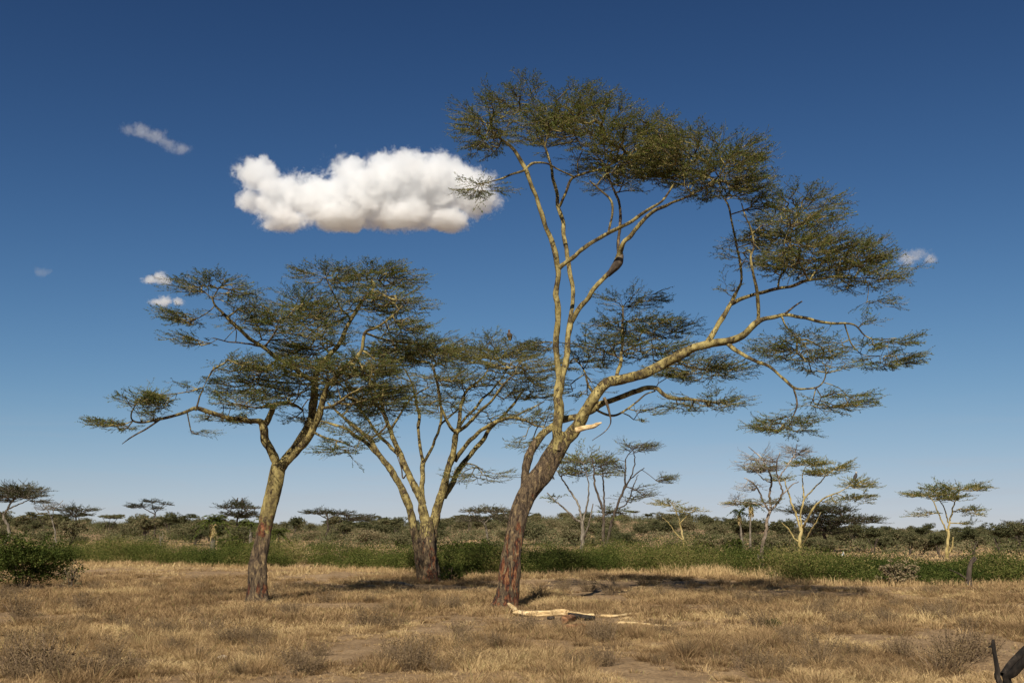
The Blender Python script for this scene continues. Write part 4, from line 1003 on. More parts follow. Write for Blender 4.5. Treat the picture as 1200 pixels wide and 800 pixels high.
protos = []
G1 = 'thorn bushes on the far slope'; L1 = 'rounded grey-olive thorn bush among many on the far slope'
for k in range(5):
    cr = []
    for _ in range(5 + k):
        a = rng.uniform(0, 6.28); q = rng.uniform(0, 1.5)
        cr.append((math.cos(a) * q, math.sin(a) * q, rng.uniform(1.0, 1.9), rng.uniform(.9, 1.5), rng.uniform(.9, 1.5), rng.uniform(.6, 1.0), 1.0))
    protos.append(blob_plant('thorn_bush', L1, 'bush', G1, cr, stemset(5, 1.5, 1.0, .05), M_THORN, M_DARKWOOD, 5200, .16, 0.42 + 0.09 * (k % 3)))
G2 = 'small flat-topped acacias on the far slope'; L2 = 'small flat-topped acacia among the far bushes'
flats = []
for k in range(3):
    cr = []
    for _ in range(6):
        a = rng.uniform(0, 6.28); q = rng.uniform(0, 2.2)
        cr.append((math.cos(a) * q, math.sin(a) * q, rng.uniform(3.3, 4.2) - .12 * q, rng.uniform(1.0, 1.7), rng.uniform(1.0, 1.7), rng.uniform(.22, .42), 1.0))
    flats.append(blob_plant('flat_topped_acacia', L2, 'tree', G2, cr, stemset(4, 3.6, 1.6, .08), M_THORN, M_DARKWOOD, 3600, .20, 0.28 + .06 * k))
G3 = 'leafy dark trees on the far slope'; L3 = 'small leafy dark-crowned tree among the far bushes'
rounds = []
for k in range(3):
    cr = []
    for _ in range(7):
        a = rng.uniform(0, 6.28); q = rng.uniform(0, 1.4)
        cr.append((math.cos(a) * q, math.sin(a) * q, rng.uniform(1.9, 3.4), rng.uniform(.8, 1.3), rng.uniform(.8, 1.3), rng.uniform(.5, .85), 1.0))
    rounds.append(blob_plant('round_crowned_tree', L3, 'tree', G3, cr, stemset(3, 2.2, .8, .09), M_THORN, M_DARKWOOD, 4200, .17, 0.34 + .05 * k))

used = {}


def place(proto, loc, rz, s, sz=None):
    if proto.name not in used:
        used[proto.name] = 1
        proto.location = [float(c) for c in loc]; proto.rotation_euler = (0, 0, rz); proto.scale = (s, s, sz or s)
    else:
        copy_thing(proto, loc, rz, s, None, sz)


def open_strip(u, Y):
    """True where the photo shows open tan ground between the bushes"""
    if u < 300: return Y < 150
    if 420 < u < 560: return Y < 135
    if 560 < u < 830: return Y < 122
    if u > 940: return Y < 105
    return Y < 115


count = 0
spots = []
tries = 0
while count < 262 and tries < 6000:
    tries += 1
    u = rng.uniform(-40, 1240); Y = math.sqrt(rng.uniform(100 ** 2, 430 ** 2)) if rng.random() < .75 else rng.uniform(110, 240)
    if open_strip(u, Y) and rng.random() < .93: continue
    p = on_ground(u, Y)
    if any((p[0] - q[0]) ** 2 + (p[1] - q[1]) ** 2 < 9 for q in spots): continue
    spots.append(p)
    s = rng.uniform(.75, 1.4) * (1 + .35 * float(smooth(160, 330, Y))) * (.85 if u > 1000 else 1)
    place(protos[int(rng.integers(0, 5))], p - [0, 0, .1], rng.uniform(0, 6.28), s, s * rng.uniform(.75, 1.05)); count += 1
for k in range(46):
    u = rng.uniform(-30, 1230); Y = rng.uniform(190, 400)
    if 620 < u < 860 and rng.random() < .6: continue
    s = rng.uniform(.8, 1.3) * (0.8 if u > 1000 else 1)
    place(flats[k % 3], on_ground(u, Y) - [0, 0, .1], rng.uniform(0, 6.28), s)
for k in range(84):
    u = rng.uniform(-30, 1230); Y = rng.uniform(150, 330)
    if 430 < u < 560 and Y < 200: continue
    if 620 < u < 860 and rng.random() < .5: continue
    s = rng.uniform(.8, 1.35) * (0.85 if u > 1000 else 1)
    place(rounds[k % 3], on_ground(u, Y) - [0, 0, .1], rng.uniform(0, 6.28), s)
def build_bushland():
    """the low thorn scrub that covers the far slope between the separate bushes"""
    mb = MB(); n = 0
    while n < 4600:
        u = rng.uniform(-130, 1330); Y = math.sqrt(rng.uniform(125 ** 2, 520 ** 2))
        if open_strip(u, Y * .9) and rng.random() < .9: continue
        p = on_ground(u, Y)
        g = float(fbm(p[0] / 22.0, p[1] / 30.0, 131, 3))
        if g < .40 and rng.random() < (.5 if u > 560 else .8): continue
        n += 1
        w = rng.uniform(.9, 2.6); h = rng.uniform(.8, 2.2) * (1.2 if Y > 250 else 1); m = 120
        d = rvec(m); q = d * (rng.random(m) ** .33)[:, None]
        P = p + [0, 0, h * .45] + q * (w, w, h * .55); P[:, 2] = np.maximum(P[:, 2], p[2])
        leaves(mb, P, rvec(m, .5), rvec(m) + [0, -.3, .7], rng.uniform(.18, .42, m), rng.uniform(.10, .22, m), np.clip(.34 + .9 * rng.random() * g + rng.normal(0, .12, m), 0, 1))
    tag(mb.build('thorn_scrub', M_THORN), 'low grey-brown thorn scrub covering the far slope', 'scrub', None, 'stuff')


build_bushland()
# row of small trees on the open strip by the right-hand edge and the dark round one at the left
for u, Y, s in ((1055, 118, .8), (1088, 121, .75), (1128, 116, .8), (1158, 119, .95), (92, 120, 1.15), (1185, 124, 1.0), (1014, 130, .9)):
    place(rounds[int(u) % 3], on_ground(u, Y) - [0, 0, .05], rng.uniform(0, 6.28), s)


# ------------------------------------------------------------------ green scrub belt
def scrub_front(u):
    v = np.interp(u, [-60, 0, 100, 200, 300, 380, 440, 480, 530, 600, 680, 760, 850, 920, 1000, 1100, 1260], [668, 664, 660, 661, 664, 668, 668, 670, 675, 674, 671, 670, 672, 680, 684, 685, 685])
    return CAMZ * F / (v - 625.0) / math.cos(PITCH) ** 2 * 0.985


def build_scrub():
    mb = MB()
    n = 3000
    for i in range(n):
        u = rng.uniform(-150, 1350)
        fr = float(scrub_front(u)); t = rng.random() ** 1.3
        depth = float(np.interp(u, [0, 300, 420, 600, 900, 1200], [26, 24, 16, 17, 18, 14]))
        Y = fr + t * depth + rng.normal(0, .7) + 1.0 + 5.0 * (float(vnoise(u / 42.0, 3.7, 8)) - .35)
        p = on_ground(u, Y)
        gap = fbm(p[0] / 5.0, p[1] / 7.0, 91, 2)
        if 300 < u < 400 and gap < .46: continue
        if gap < .33 and u < 1000: continue
        sz = rng.random() ** 1.4
        h = float(np.interp(u, [0, 150, 300, 430, 560, 700, 850, 1000, 1200], [1.85, 1.95, 1.8, 1.75, 1.95, 1.8, 1.7, 1.5, 1.4])) * (.34 + .86 * sz ** 1.3) * (.70 + .75 * (gap - .3))
        w = .45 + 1.0 * sz
        tallc = rng.random() < .09
        if tallc: h *= 1.45; w *= 1.15
        m = int((620 if t < .4 else 330) * (.35 + 1.0 * sz))
        d = rvec(m); r = rng.random(m) ** .38
        q = d * r[:, None]; q[:, 2] = np.abs(q[:, 2]) ** 0.8 * np.sign(q[:, 2])
        P = np.array([p[0], p[1], p[2] + h * .48]) + q * (w, w, h * .52)
        P += rng.normal(0, .08, P.shape)
        P[:, 2] = np.maximum(P[:, 2], p[2] + .03)
        base_t = 0.50 + .7 * (gap - .5) + rng.normal(0, .16) + (.40 if rng.random() < .11 else 0) - .10 - (.12 if tallc else 0)
        leaves(mb, P, rvec(m, .8) + [0, 0, .35], rvec(m) + [0, -.2, .7], rng.uniform(.07, .14, m), rng.uniform(.03, .06, m), np.clip(base_t + rng.normal(0, .16, m), 0, 1))
    tag(mb.build('green_scrub', M_GREEN), 'thick low green scrub stretching across behind the dry grass', 'scrub', None, 'stuff')
    # tall pale grass along the foot of the scrub
    gb = MB(); n = 4200
    u = rng.uniform(-30, 1230, n); fr = scrub_front(u)
    keep = (rng.random(n) < np.where((u > 770) & (u < 905), 1.0, np.where(u < 320, .6, .40)))
    u, fr = u[keep], fr[keep]
    Y = fr + rng.normal(.1, 1.5, len(u)); x = (u - 600) / F * Y * math.cos(PITCH) * 1.02
    tall = (u > 770) & (u < 905)
    tussocks(gb, x, Y, 14, np.where(tall, rng.uniform(.4, 1.15, len(x)), rng.uniform(.2, .7, len(x))), .32, .02, np.where(tall, .66, .52), .5)
    tag(gb.build('tall_pale_grass', M_GRASS), 'taller pale grass along the foot of the green scrub', 'grass', None, 'stuff')


build_scrub()


# ------------------------------------------------------------------ single bushes
def leaf_bush(name, label, u, Y, w, h, leafm, n, leaf, tint0, wood=M_DARKWOOD, group=None, nst=8, lumps=9):
    cr = []
    for _ in range(lumps):
        a = rng.uniform(0, 6.28); q = rng.uniform(.1, .75)
        cr.append((math.cos(a) * q * w, math.sin(a) * q * w * .8, h * rng.uniform(.3, .8), w * rng.uniform(.28, .48), w * rng.uniform(.28, .48), h * rng.uniform(.2, .34), 1.0))
    cr.append((0, 0, h * .32, w * .8, w * .7, h * .32, 2.5))
    o = blob_plant(name, label, 'bush', group, cr, stemset(nst, h * .75, w * .6, .03), leafm, wood, n, leaf, tint0)
    p = on_ground(u, Y); o.location = p
    return o


leaf_bush('leafy_bush', 'big dense dark green bush standing in the dry grass in front of the scrub', 44, 47.5, 2.75, 2.65, M_GREEN, 17000, .10, .26, lumps=13)
leaf_bush('leafy_bush', 'small pale grey-leaved bush on a bare stem beside the big dark bush', 98, 46, .55, 1.25, M_THORN, 700, .08, .75, nst=3, lumps=5)
leaf_bush('leafy_bush', 'dark green bush at the foot of the split trunk', 530, 54, .75, 1.1, M_GREEN, 1800, .10, .35)
leaf_bush('leafy_bush', 'wide bright green bush rising behind the scrub near the leaning trunk', 556, 84, 3.4, 2.3, M_GREEN, 6000, .2, .42)
leaf_bush('leafy_bush', 'brownish rounded bush on the slope beneath the spreading yellow-stemmed tree', 905, 100, 2.4, 2.2, M_THORN, 4000, .16, .6)
leaf_bush('leafy_bush', 'upright green bush poking above the scrub beneath the palm pair', 855, 80, 1.0, 2.2, M_GREEN, 2200, .16, .42)
leaf_bush('leafy_bush', 'brown dry rounded bush by the small slanting acacia', 820, 100, 2.0, 2.3, M_THORN, 3500, .16, .75)
leaf_bush('leafy_bush', 'dark green bushy clump beside the skirted palm', 275, 98, 2.2, 2.3, M_GREEN, 4000, .17, .36)
leaf_bush('leafy_bush', 'yellowish-brown rounded bush sunk in the scrub nearest the dry grass', 1037, 50, 1.2, 1.3, M_THORN, 2600, .10, .8)
g_ = ground(904, 736)
mb = MB(); tussocks(mb, np.array([g_[0]]), np.array([g_[1]]), 260, .40, .30, .022, .40, .9)
tag(mb.build('green_tuft', M_GREEN, None, g_), 'small bright green tuft alone in the trodden dry grass', 'plant')

# withered shrubs in the grass
WL = 'withered grey-brown shrub tuft standing in the dry grass'; WG = 'withered shrub tufts in the dry grass'


def withered(k):
    root = thing('withered_shrub', WL, 'shrub', (0, 0, 0), WG)
    tw, lf = MB(), MB()
    for _ in range(46):
        a = rng.uniform(0, 6.28); q = rng.uniform(.1, .55); h = rng.uniform(.25, .6)
        b = np.array([math.cos(a) * q * .35, math.sin(a) * q * .35, -.03]); e = np.array([math.cos(a) * q, math.sin(a) * q, h])
        S = np.array([b, (b + e) / 2 + rng.normal(0, .04, 3), e])
        tube(tw, S, [.008, .006, .003], 3, cap=False)
        m = 22
        tt = rng.uniform(.2, 1.05, m)[:, None]
        P = b * (1 - tt) + e * tt + rng.normal(0, .055, (m, 3)); P[:, 2] = np.maximum(P[:, 2], .01)
        leaves(lf, P, rvec(m, .8) + [0, 0, .5], rvec(m), rng.uniform(.03, .08, m), rng.uniform(.008, .018, m), np.clip(.48 + rng.normal(0, .2, m), 0, .9))
    tw.build('stem', M_TWIG, root); lf.build('foliage', M_DRY, root)
    return root


wp = [withered(k) for k in range(4)]
for i, (u, v, s) in enumerate([(245, 742, 1.1), (25, 722, 1.4), (100, 716, 1.2), (55, 790, 1.5), (20, 780, 1.3), (120, 792, 1.2), (470, 770, 1.0), (430, 735, 1.2), (375, 768, .7), (615, 740, 1.1), (652, 738, .7), (632, 703, 1.1), (660, 694, 1.3), (690, 693, 1.4), (715, 697, 1.1), (745, 700, .8), (872, 706, 1.2), (895, 709, 1.1), (325, 692, .8), (345, 690, .7), (322, 706, .7), (985, 732, 1.0), (1000, 730, 1.0), (965, 722, .8), (1125, 775, 1.6), (1150, 768, 1.3), (1105, 790, 1.4), (545, 778, .8), (1030, 700, .8), (235, 690, .9), (170, 690, .8), (195, 745, .8), (880, 785, 1.1), (960, 780, 1.0), (780, 745, .8), (1060, 770, .9), (710, 780, .8), (460, 690, .9), (440, 698, .8), (300, 755, .8), (70, 742, .9), (840, 715, .7), (810, 690, .9), (1085, 720, .9), (930, 700, .8)]):
    g = ground(u, v)
    place(wp[i % 4], g, rng.uniform(0, 6.28), s * .95, s * rng.uniform(.7, .95))


k_ = 0
while k_ < 120:
    u, v = rng.uniform(0, 1200), 690 + 108 * rng.random() ** 1.3
    g = ground(u, v)
    if float(bare(g[0], g[1])) < .45 or (560 < u < 800 and 700 < v < 745): continue
    s = rng.uniform(.45, 1.0); k_ += 1
    place(wp[k_ % 4], g, rng.uniform(0, 6.28), s, s * rng.uniform(.7, 1.0))


# ------------------------------------------------------------------ palms
def palm(label, u, Y, h, fl, nf, skirt, lean=0.0, trunk_r=.16, tint0=.4):
    base = on_ground(u, Y)
    root = thing('palm_tree', label, 'palm', base)
    tk = MB(); S = catmull([[0, 0, -.2, trunk_r * 1.2], [lean * .3, 0, h * .4, trunk_r], [lean, 0, h, trunk_r * .9]], .2)
    tube(tk, S[:, :3], S[:, 3], 9, .2, True); tk.build('trunk', M_GREYWOOD, root, (0, 0, 0), True)
    def fronds(n, dead):
        mb = MB()
        for i in range(n):
            a = i * 2.4 + rng.normal(0, .2)
            el = rng.uniform(-.1, 1.15) if not dead else rng.uniform(-1.3, -.9)
            L = fl * rng.uniform(.8, 1.15) * (.75 if dead else 1)
            m = 9; t = np.linspace(0, 1, m)
            droop = (1.2 if not dead else .25) * t ** 2 * L * .55
            R = np.cos(el) * L * t * (1 if not dead else .38); Z = np.sin(el) * L * t - droop
            pts = np.stack([np.cos(a) * R + lean, np.sin(a) * R, h + Z], 1)
            tube(mb, pts, np.linspace(.03, .01, m), 3, cap=False, tint=np.full(m, .5))
            sd = np.array([-math.sin(a), math.cos(a), 0])
            k = 26; tt = rng.uniform(.12, 1, k)
            Pp = np.stack([np.interp(tt, t, pts[:, c]) for c in range(3)], 1)
            sg = np.where(rng.random(k) < .5, 1, -1)[:, None]
            fw = np.gradient(pts, axis=0)[-3]; fw = fw / np.linalg.norm(fw)
            D = sd * sg + fw * .6 + [0, 0, -.35]; D /= np.linalg.norm(D, axis=1, keepdims=True)
            ll = fl * .32 * (1 - .5 * tt)
            leaves(mb, Pp + D * ll[:, None] / 2, D, rvec(k) * .4 + [0, 0, 1.0], ll, fl * .05, np.clip((tint0 if not dead else .9) + rng.normal(0, .12, k), 0, 1))
        return mb
    fronds(nf, False).build('crown', M_GREEN, root)
    if skirt:
        fronds(skirt, True).build('dead_frond_skirt', M_GRASS, root)
    return root


palm('palm with a pale hanging skirt of dead fronds, standing in the scrub', 257, 86, 3.6, 1.8, 20, 26, 0, .2)
palm('dark leaning palm half hidden behind the orange-wounded trunk', 300, 100, 3.4, 1.9, 16, 0)
palm('bushy young palm close beside the orange-wounded trunk', 331, 104, 2.4, 2.0, 18, 5)
palm('shorter dark palm of the pair beside the half-dead tree', 864, 130, 5.0, 1.7, 18, 14, -.2, .13, .2)
palm('taller palm of the pair, with a pale dead-frond skirt', 873, 128, 6.0, 1.8, 18, 16, .3, .12, .25)


def palm_clump(label, u, Y, n, fl, spread):
    base = on_ground(u, Y); root = thing('palm_clump', label, 'palm', base)
    mb = MB()
    for j in range(n):
        a0 = rng.uniform(0, 6.28); q = spread * math.sqrt(rng.random()); ox, oy = math.cos(a0) * q, math.sin(a0) * q
        for i in range(11):
            a = i * 2.4; el = rng.uniform(.25, 1.3); L = fl * rng.uniform(.7, 1.15); t = np.linspace(0, 1, 7)
            R = math.cos(el) * L * t; Z = math.sin(el) * L * t - t ** 2 * L * .35 + .25
            pts = np.stack([ox + math.cos(a) * R, oy + math.sin(a) * R, Z], 1)
            k = 22; tt = rng.uniform(.1, 1, k); Pp = np.stack([np.interp(tt, t, pts[:, c]) for c in range(3)], 1)
            sd = np.array([-math.sin(a), math.cos(a), 0]); sg = np.where(rng.random(k) < .5, 1, -1)[:, None]
            D = sd * sg + np.array([math.cos(a), math.sin(a), .3]) * .7; D /= np.linalg.norm(D, axis=1, keepdims=True)
            ll = fl * .3 * (1 - .4 * tt)
            leaves(mb, Pp + D * ll[:, None] / 2, D, rvec(k) * .4 + [0, 0, 1.0], ll, fl * .06, np.clip(.42 + rng.normal(0, .16, k), 0, 1))
    mb.build('fronds', M_GREEN, root)
    sk = MB()
    for j in range(60):
        a = rng.uniform(0, 6.28); q = spread * rng.uniform(.3, 1)
        b = np.array([math.cos(a) * q, math.sin(a) * q, 0]); e = b * 1.1 + [0, 0, rng.uniform(.5, 1.0)]
        tube(sk, np.array([b - [0, 0, .1], (b + e) / 2 + rng.normal(0, .08, 3), e]), [.05, .04, .015], 4, cap=False)
    sk.build('stem', M_GREYWOOD, root)


palm_clump('thick palm clump with bright green fronds over grey stems on the tan slope', 421, 98, 9, 1.7, 1.5)
palm_clump('dark feathery palm clump left of the many-stemmed tree', 300, 92, 5, 1.6, 1.4)


# ------------------------------------------------------------------ dead wood on the ground
def log(name, label, ctrl, mat, lift=1.0, extra=(), rough=.42, cat='log', k=16):
    """ctrl: (u, v, r_px) points on the ground; the log lies on the soil"""
    rows = []
    for c in ctrl:
        g = ground(c[0], c[1]); r = 1.12 * c[2] * ppm(g)
        rows.append([g[0], g[1], g[2] + r * lift + (c[3] if len(c) > 3 else 0), r])
    rows = np.array(rows); base = rows[0, :3].copy(); base[2] = float(H(base[0], base[1]))
    S = catmull(rows, .03)
    mb = MB(); tube(mb, S[:, :3], S[:, 3], k, rough, True, .10, seed=len(label))
    S0 = S[:2][::-1]
    tube(mb, np.array([S[0, :3], S[0, :3] - (S[1, :3] - S[0, :3]) * .4]), [S[0, 3], S[0, 3] * .5], k, rough, True)
    if not extra:
        return tag(mb.build(name, mat, None, base, True), label, cat)
    root = thing(name, label, cat, base)
    mb.build('log_body', mat, root, base, True)
    for nm, cc, m2 in extra:
        rr = []
        for c in cc:
            g = ground(c[0], c[1]); r = 1.2 * c[2] * ppm(g); rr.append([g[0], g[1], g[2] + r + (c[3] if len(c) > 3 else 0), r])
        E = catmull(rr, .04); q = MB(); tube(q, E[:, :3], E[:, 3], 12, .4, True, .05); q.build(nm, m2, root, base, True)
    return root


log('fallen_log', 'long peeled pale log with a forked end, lying at the foot of the leaning tree', [(603, 721, 2.6), (620, 722, 3.1), (640, 722, 3.0), (660, 721, 3.0), (678, 723, 2.6), (696, 724, 2.4)], M_PALEWOOD,
    extra=[('fork', [(606, 720.5, 2.4), (601, 718, 2.0, .12), (596, 717, 1.4, .22)], M_PALEWOOD), ('bark_remnant', [(668, 724.5, 3.0), (685, 726.5, 2.8), (697, 726.5, 2.4)], M_BLACKWOOD)])
log('broken_log', 'short rounded red-brown log chunk lying against the pale log', [(661, 731, 4.0), (667, 729, 4.4), (672, 727, 3.0)], M_REDWOOD)
log('broken_log', 'thin straight red-brown log piece lying below the log chunk', [(659, 737, 2.0), (672, 736, 2.2), (687, 735, 1.9)], M_REDWOOD)
log('broken_branch', 'pale splintered branch lying past the far end of the pale log', [(704, 723, 1.3), (722, 723, 1.5), (740, 721, 1.4), (757, 720, .8)], M_PALEWOOD, cat='branch')
log('broken_branch', 'long thin straw-coloured branch lying flat beyond the logs', [(722, 730, 1.0), (745, 731, 1.2), (770, 734, 1.1), (792, 735, 1.4)], M_PALEWOOD, cat='branch')
log('wood_chunk', 'small dark stump end lying just under the pale log', [(642, 725.5, 1.6), (649, 726, 1.8)], M_BLACKWOOD, cat='wood')
for i, (u, v, l) in enumerate([(790, 740, 'orange wood chip lying on the trodden soil, the largest of the chips'), (800, 744, 'thin orange wood sliver lying beyond the straw-coloured branch'), (735, 725, 'pale bark flake lying between the two thin branches')]):
    log('wood_chip', l, [(u - 5, v, 1.0 - .2 * i), (u, v - .3, 1.2 - .2 * i), (u + 5, v + .2, .8 - .1 * i)], M_REDWOOD if i < 2 else M_PALEWOOD, cat='wood')
log('dead_log', 'long grey fallen trunk lying in the grass beside the split trunk', [(420, 682, 1.0), (445, 684, 1.6), (468, 685, 1.6), (484, 687, 1.2)], M_GREYWOOD, cat='log')
log('dead_log', 'dark stump lying on the tan slope behind the many-stemmed tree', [(450, 632.4, 1.3), (457, 632.8, 2.2), (462, 633.2, 2.8)], M_BLACKWOOD, cat='log')


def stick_thing(name, label, cat, base, pieces, mat):
    """pieces: list of (part name, world control rows x,y,z,r)"""
    root = thing(name, label, cat, base)
    for nm, rows, k in pieces:
        S = catmull(rows, .05); mb = MB(); tube(mb, S[:, :3], S[:, 3], k, .3, True, .06, seed=k)
        mb.build(nm, mat, root, base, True)
    return root


# charred stump among the scrub
b = ground(1134, 687); Y = b[1]
def W(u, v, r, Y):
    P = at(u, v, Y); return [*P, r * ppm(P)]
stick_thing('charred_stump', 'jagged charred tree stump sticking up at the edge of the scrub', 'stump', b,
            [('trunk', [[b[0], b[1], b[2] - .2, .2], W(1135, 678, 3.4, Y), W(1136, 668, 3.0, Y), W(1138, 659, 2.4, Y), W(1142, 652, 1.3, Y)], 11),
             ('limb', [W(1135, 680, 2.0, Y), W(1130, 676, 1.4, Y - .2), W(1122, 671, .8, Y - .4), W(1113, 667, .4, Y - .6)], 7),
             ('limb', [W(1138, 660, 1.6, Y), W(1143, 656, 1.2, Y - .1), W(1144, 653, .6, Y - .1)], 7)], M_DARKWOOD)
# grey dead snag in front of the half-dead tree's foot
b = ground(893, 676); Y = b[1]
stick_thing('dead_snag', 'short grey weathered snag at the foot of the half-dead tree', 'stump', b,
            [('trunk', [[b[0], b[1], b[2] - .2, .16], W(893, 668, 2.4, Y), W(894, 658, 1.8, Y), W(893, 650, .8, Y)], 9), ('limb', [W(893, 662, 1.2, Y), W(889, 655, .8, Y), W(888, 649, .3, Y)], 6)], M_GREYWOOD)
# pale dead stick in the scrub on the left
b = on_ground(188, 95); Y = b[1]
stick_thing('dead_stick', 'thin bleached dead stick standing in the scrub beside the skirted palm', 'stick', b,
            [('stem', [[b[0], b[1], b[2] - .1, .06], W(187, 642, .9, Y), W(188, 632, .8, Y), W(187, 626, .4, Y)], 6), ('twig', [W(188, 634, .6, Y), W(191, 628, .5, Y), W(190, 622, .2, Y)], 5)], M_GREYWOOD)
# dead branch in the near corner
Y = 13.6
b = on_ground(1182, Y)
stick_thing('dead_branch', 'dark dead branch with an upright broken stick in the near corner', 'branch', b,
            [('stem', [[b[0] - .08, b[1], b[2] - .1, .07], W(1172, 800, 3.6, Y), W(1169, 785, 3.2, Y), W(1166, 768, 2.6, Y), W(1164, 755, 2.5, Y), W(1164, 749, 1.6, Y)], 10),
             ('limb', [[b[0], b[1], b[2] - .05, .10], W(1180, 799, 4.6, Y), W(1188, 787, 4.6, Y - .1), W(1203, 772, 4.2, Y - .2), W(1222, 757, 3.6, Y - .3), W(1240, 752, 2.0, Y - .3)], 12),
             ('limb', [W(1175, 790, 3.0, Y), W(1184, 778, 3.8, Y + .15), W(1194, 768, 3.8, Y + .3), W(1206, 756, 3.4, Y + .4), W(1222, 746, 1.5, Y + .5)], 10),
             ('twig', [W(1165, 757, 1.6, Y), W(1161, 757, 1.4, Y), W(1158, 758, .6, Y)], 6)], M_CORNERWOOD)
# small stone on the worn soil
g = ground(261, 773)
mb = MB()
th = np.linspace(0, math.pi, 9)[:, None]; ph = np.linspace(0, 2 * math.pi, 14, endpoint=False)[None, :]
nv = np.stack([np.sin(th) * np.cos(ph), np.sin(th) * np.sin(ph), np.cos(th) * np.ones_like(ph)], -1).reshape(-1, 3)
nv2 = nv * (.11, .08, .07) * (1 + .35 * (vnoise(nv[:, 0] * 1.9 + 4, nv[:, 1] * 1.9 + nv[:, 2] * 1.3, 4)[:, None] - .5))
i = np.arange(8)[:, None] * 14; j = np.arange(14)[None, :]
mb.add(nv2 + g + [0, 0, .035], None, np.stack([i + j, i + (j + 1) % 14, i + 14 + (j + 1) % 14, i + 14 + j], -1).reshape(-1, 4))
tag(mb.build('stone', plain_mat('pale_stone', (.42, .34, .24)), None, g, True), 'small pale stone lying on the worn bare soil', 'stone')


# ------------------------------------------------------------------ birds
def bird(name, label, pos, h, body_col, head_col, face=0.0, tall=1.0):
    """perched bird of height H: one continuous body-head-tail skin, folded wings, beak, legs"""
    root = thing(name, label, 'bird', pos)
    m1 = plain_mat(name + '_plumage', body_col, .8, .5, 30); m2 = plain_mat(name + '_head_plumage', head_col, .8, .3, 30)
    ca, sa = math.cos(face), math.sin(face)
    def X(p): return [p[0] * ca * h - p[1] * sa * h, p[0] * sa * h + p[1] * ca * h, p[2] * h]
    mb = MB()
    path = [(-.34, 0, .02, .03), (-.26, 0, .14, .07), (-.14, 0, .30, .15), (-.02, 0, .46, .19), (.06, 0, .62, .165), (.08, 0, .74 * 1.0, .10), (.09, 0, .82, .085), (.11, 0, .90, .095), (.13, 0, .96, .06)]
    rows = [X(p[:3]) + [p[3] * h] for p in path]
    S = catmull(rows, .05 * h); tube(mb, S[:, :3], S[:, 3], 12, .06, True); mb.build('body', m1, root, (0, 0, 0), True)
    hd = MB(); rows = [X((.09, 0, .80)) + [.088 * h], X((.105, 0, .88)) + [.105 * h], X((.13, 0, .955)) + [.085 * h], X((.145, 0, .99)) + [.03 * h]]
    S = catmull(rows, .03 * h); tube(hd, S[:, :3], S[:, 3], 12, 0, True); hd.build('head', m2, root, (0, 0, 0), True)
    bk = MB(); rows = [X((.19, 0, .91)) + [.035 * h], X((.26, 0, .90)) + [.024 * h], X((.30, 0, .85)) + [.006 * h]]
    S = catmull(rows, .02 * h); tube(bk, S[:, :3], S[:, 3], 8, 0, True); bk.build('beak', plain_mat(name + '_beak', (.25, .16, .05)), root, (0, 0, 0), True)
    for s in (-1, 1):
        wg = MB(); rows = [X((.06, s * .15, .64)) + [.06 * h], X((-.04, s * .17, .48)) + [.09 * h], X((-.16, s * .13, .28)) + [.07 * h], X((-.28, s * .06, .08)) + [.02 * h]]
        S = catmull(rows, .05 * h); tube(wg, S[:, :3], S[:, 3], 8, 0, True); wg.build('wing', m1, root, (0, 0, 0), True)
        lg = MB(); tube(lg, np.array([X((.0, s * .07, .32)), X((.02, s * .07, .15)), X((.02, s * .07, 0)), X((.10, s * .07, -.01))]), [.045 * h, .03 * h, .022 * h, .015 * h], 6, 0, True)
        lg.build('leg', bpy.data.materials.get(name + '_beak'), root, (0, 0, 0), True)
    return root


tree_b_y = float(ground(502, 681)[1])
bird('brown_eagle', 'brown bird of prey perched upright on top of the many-stemmed tree', at(597, 399, tree_b_y + .3), .62, (.075, .045, .030), (.10, .06, .04), -1.9)
bird('dark_vulture', 'dark bird with a pale head perched on the spreading tree beside the bare one', at(1003, 563, 81.2), .75, (.035, .028, .024), (.35, .33, .30), .4)
bird('perched_bird', 'small black bird on a branch tip right behind the leaning trunk', at(648, 562, 104), .55, (.02, .02, .022), (.02, .02, .02), 2.6)
for (u, l, f) in ((277.5, 'dark bird on the layered acacia top, the one nearer the palm', .3), (284, 'dark bird on the layered acacia top, the one nearer the yellow trunk', 2.8)):
    bird('perched_bird', l, at(u, 589, 170), .9, (.03, .025, .022), (.05, .04, .035), f)
g = on_ground(988, 92)
bird('white_egret', 'white egret standing on tan ground just beyond the scrub', at(988, 654, 92) if at(988, 654, 92)[2] > g[2] else g, .62, (.78, .77, .73), (.8, .79, .75), .5)

# ------------------------------------------------------------------ clouds (real volumes)
CLOUD_PAD = 1.42


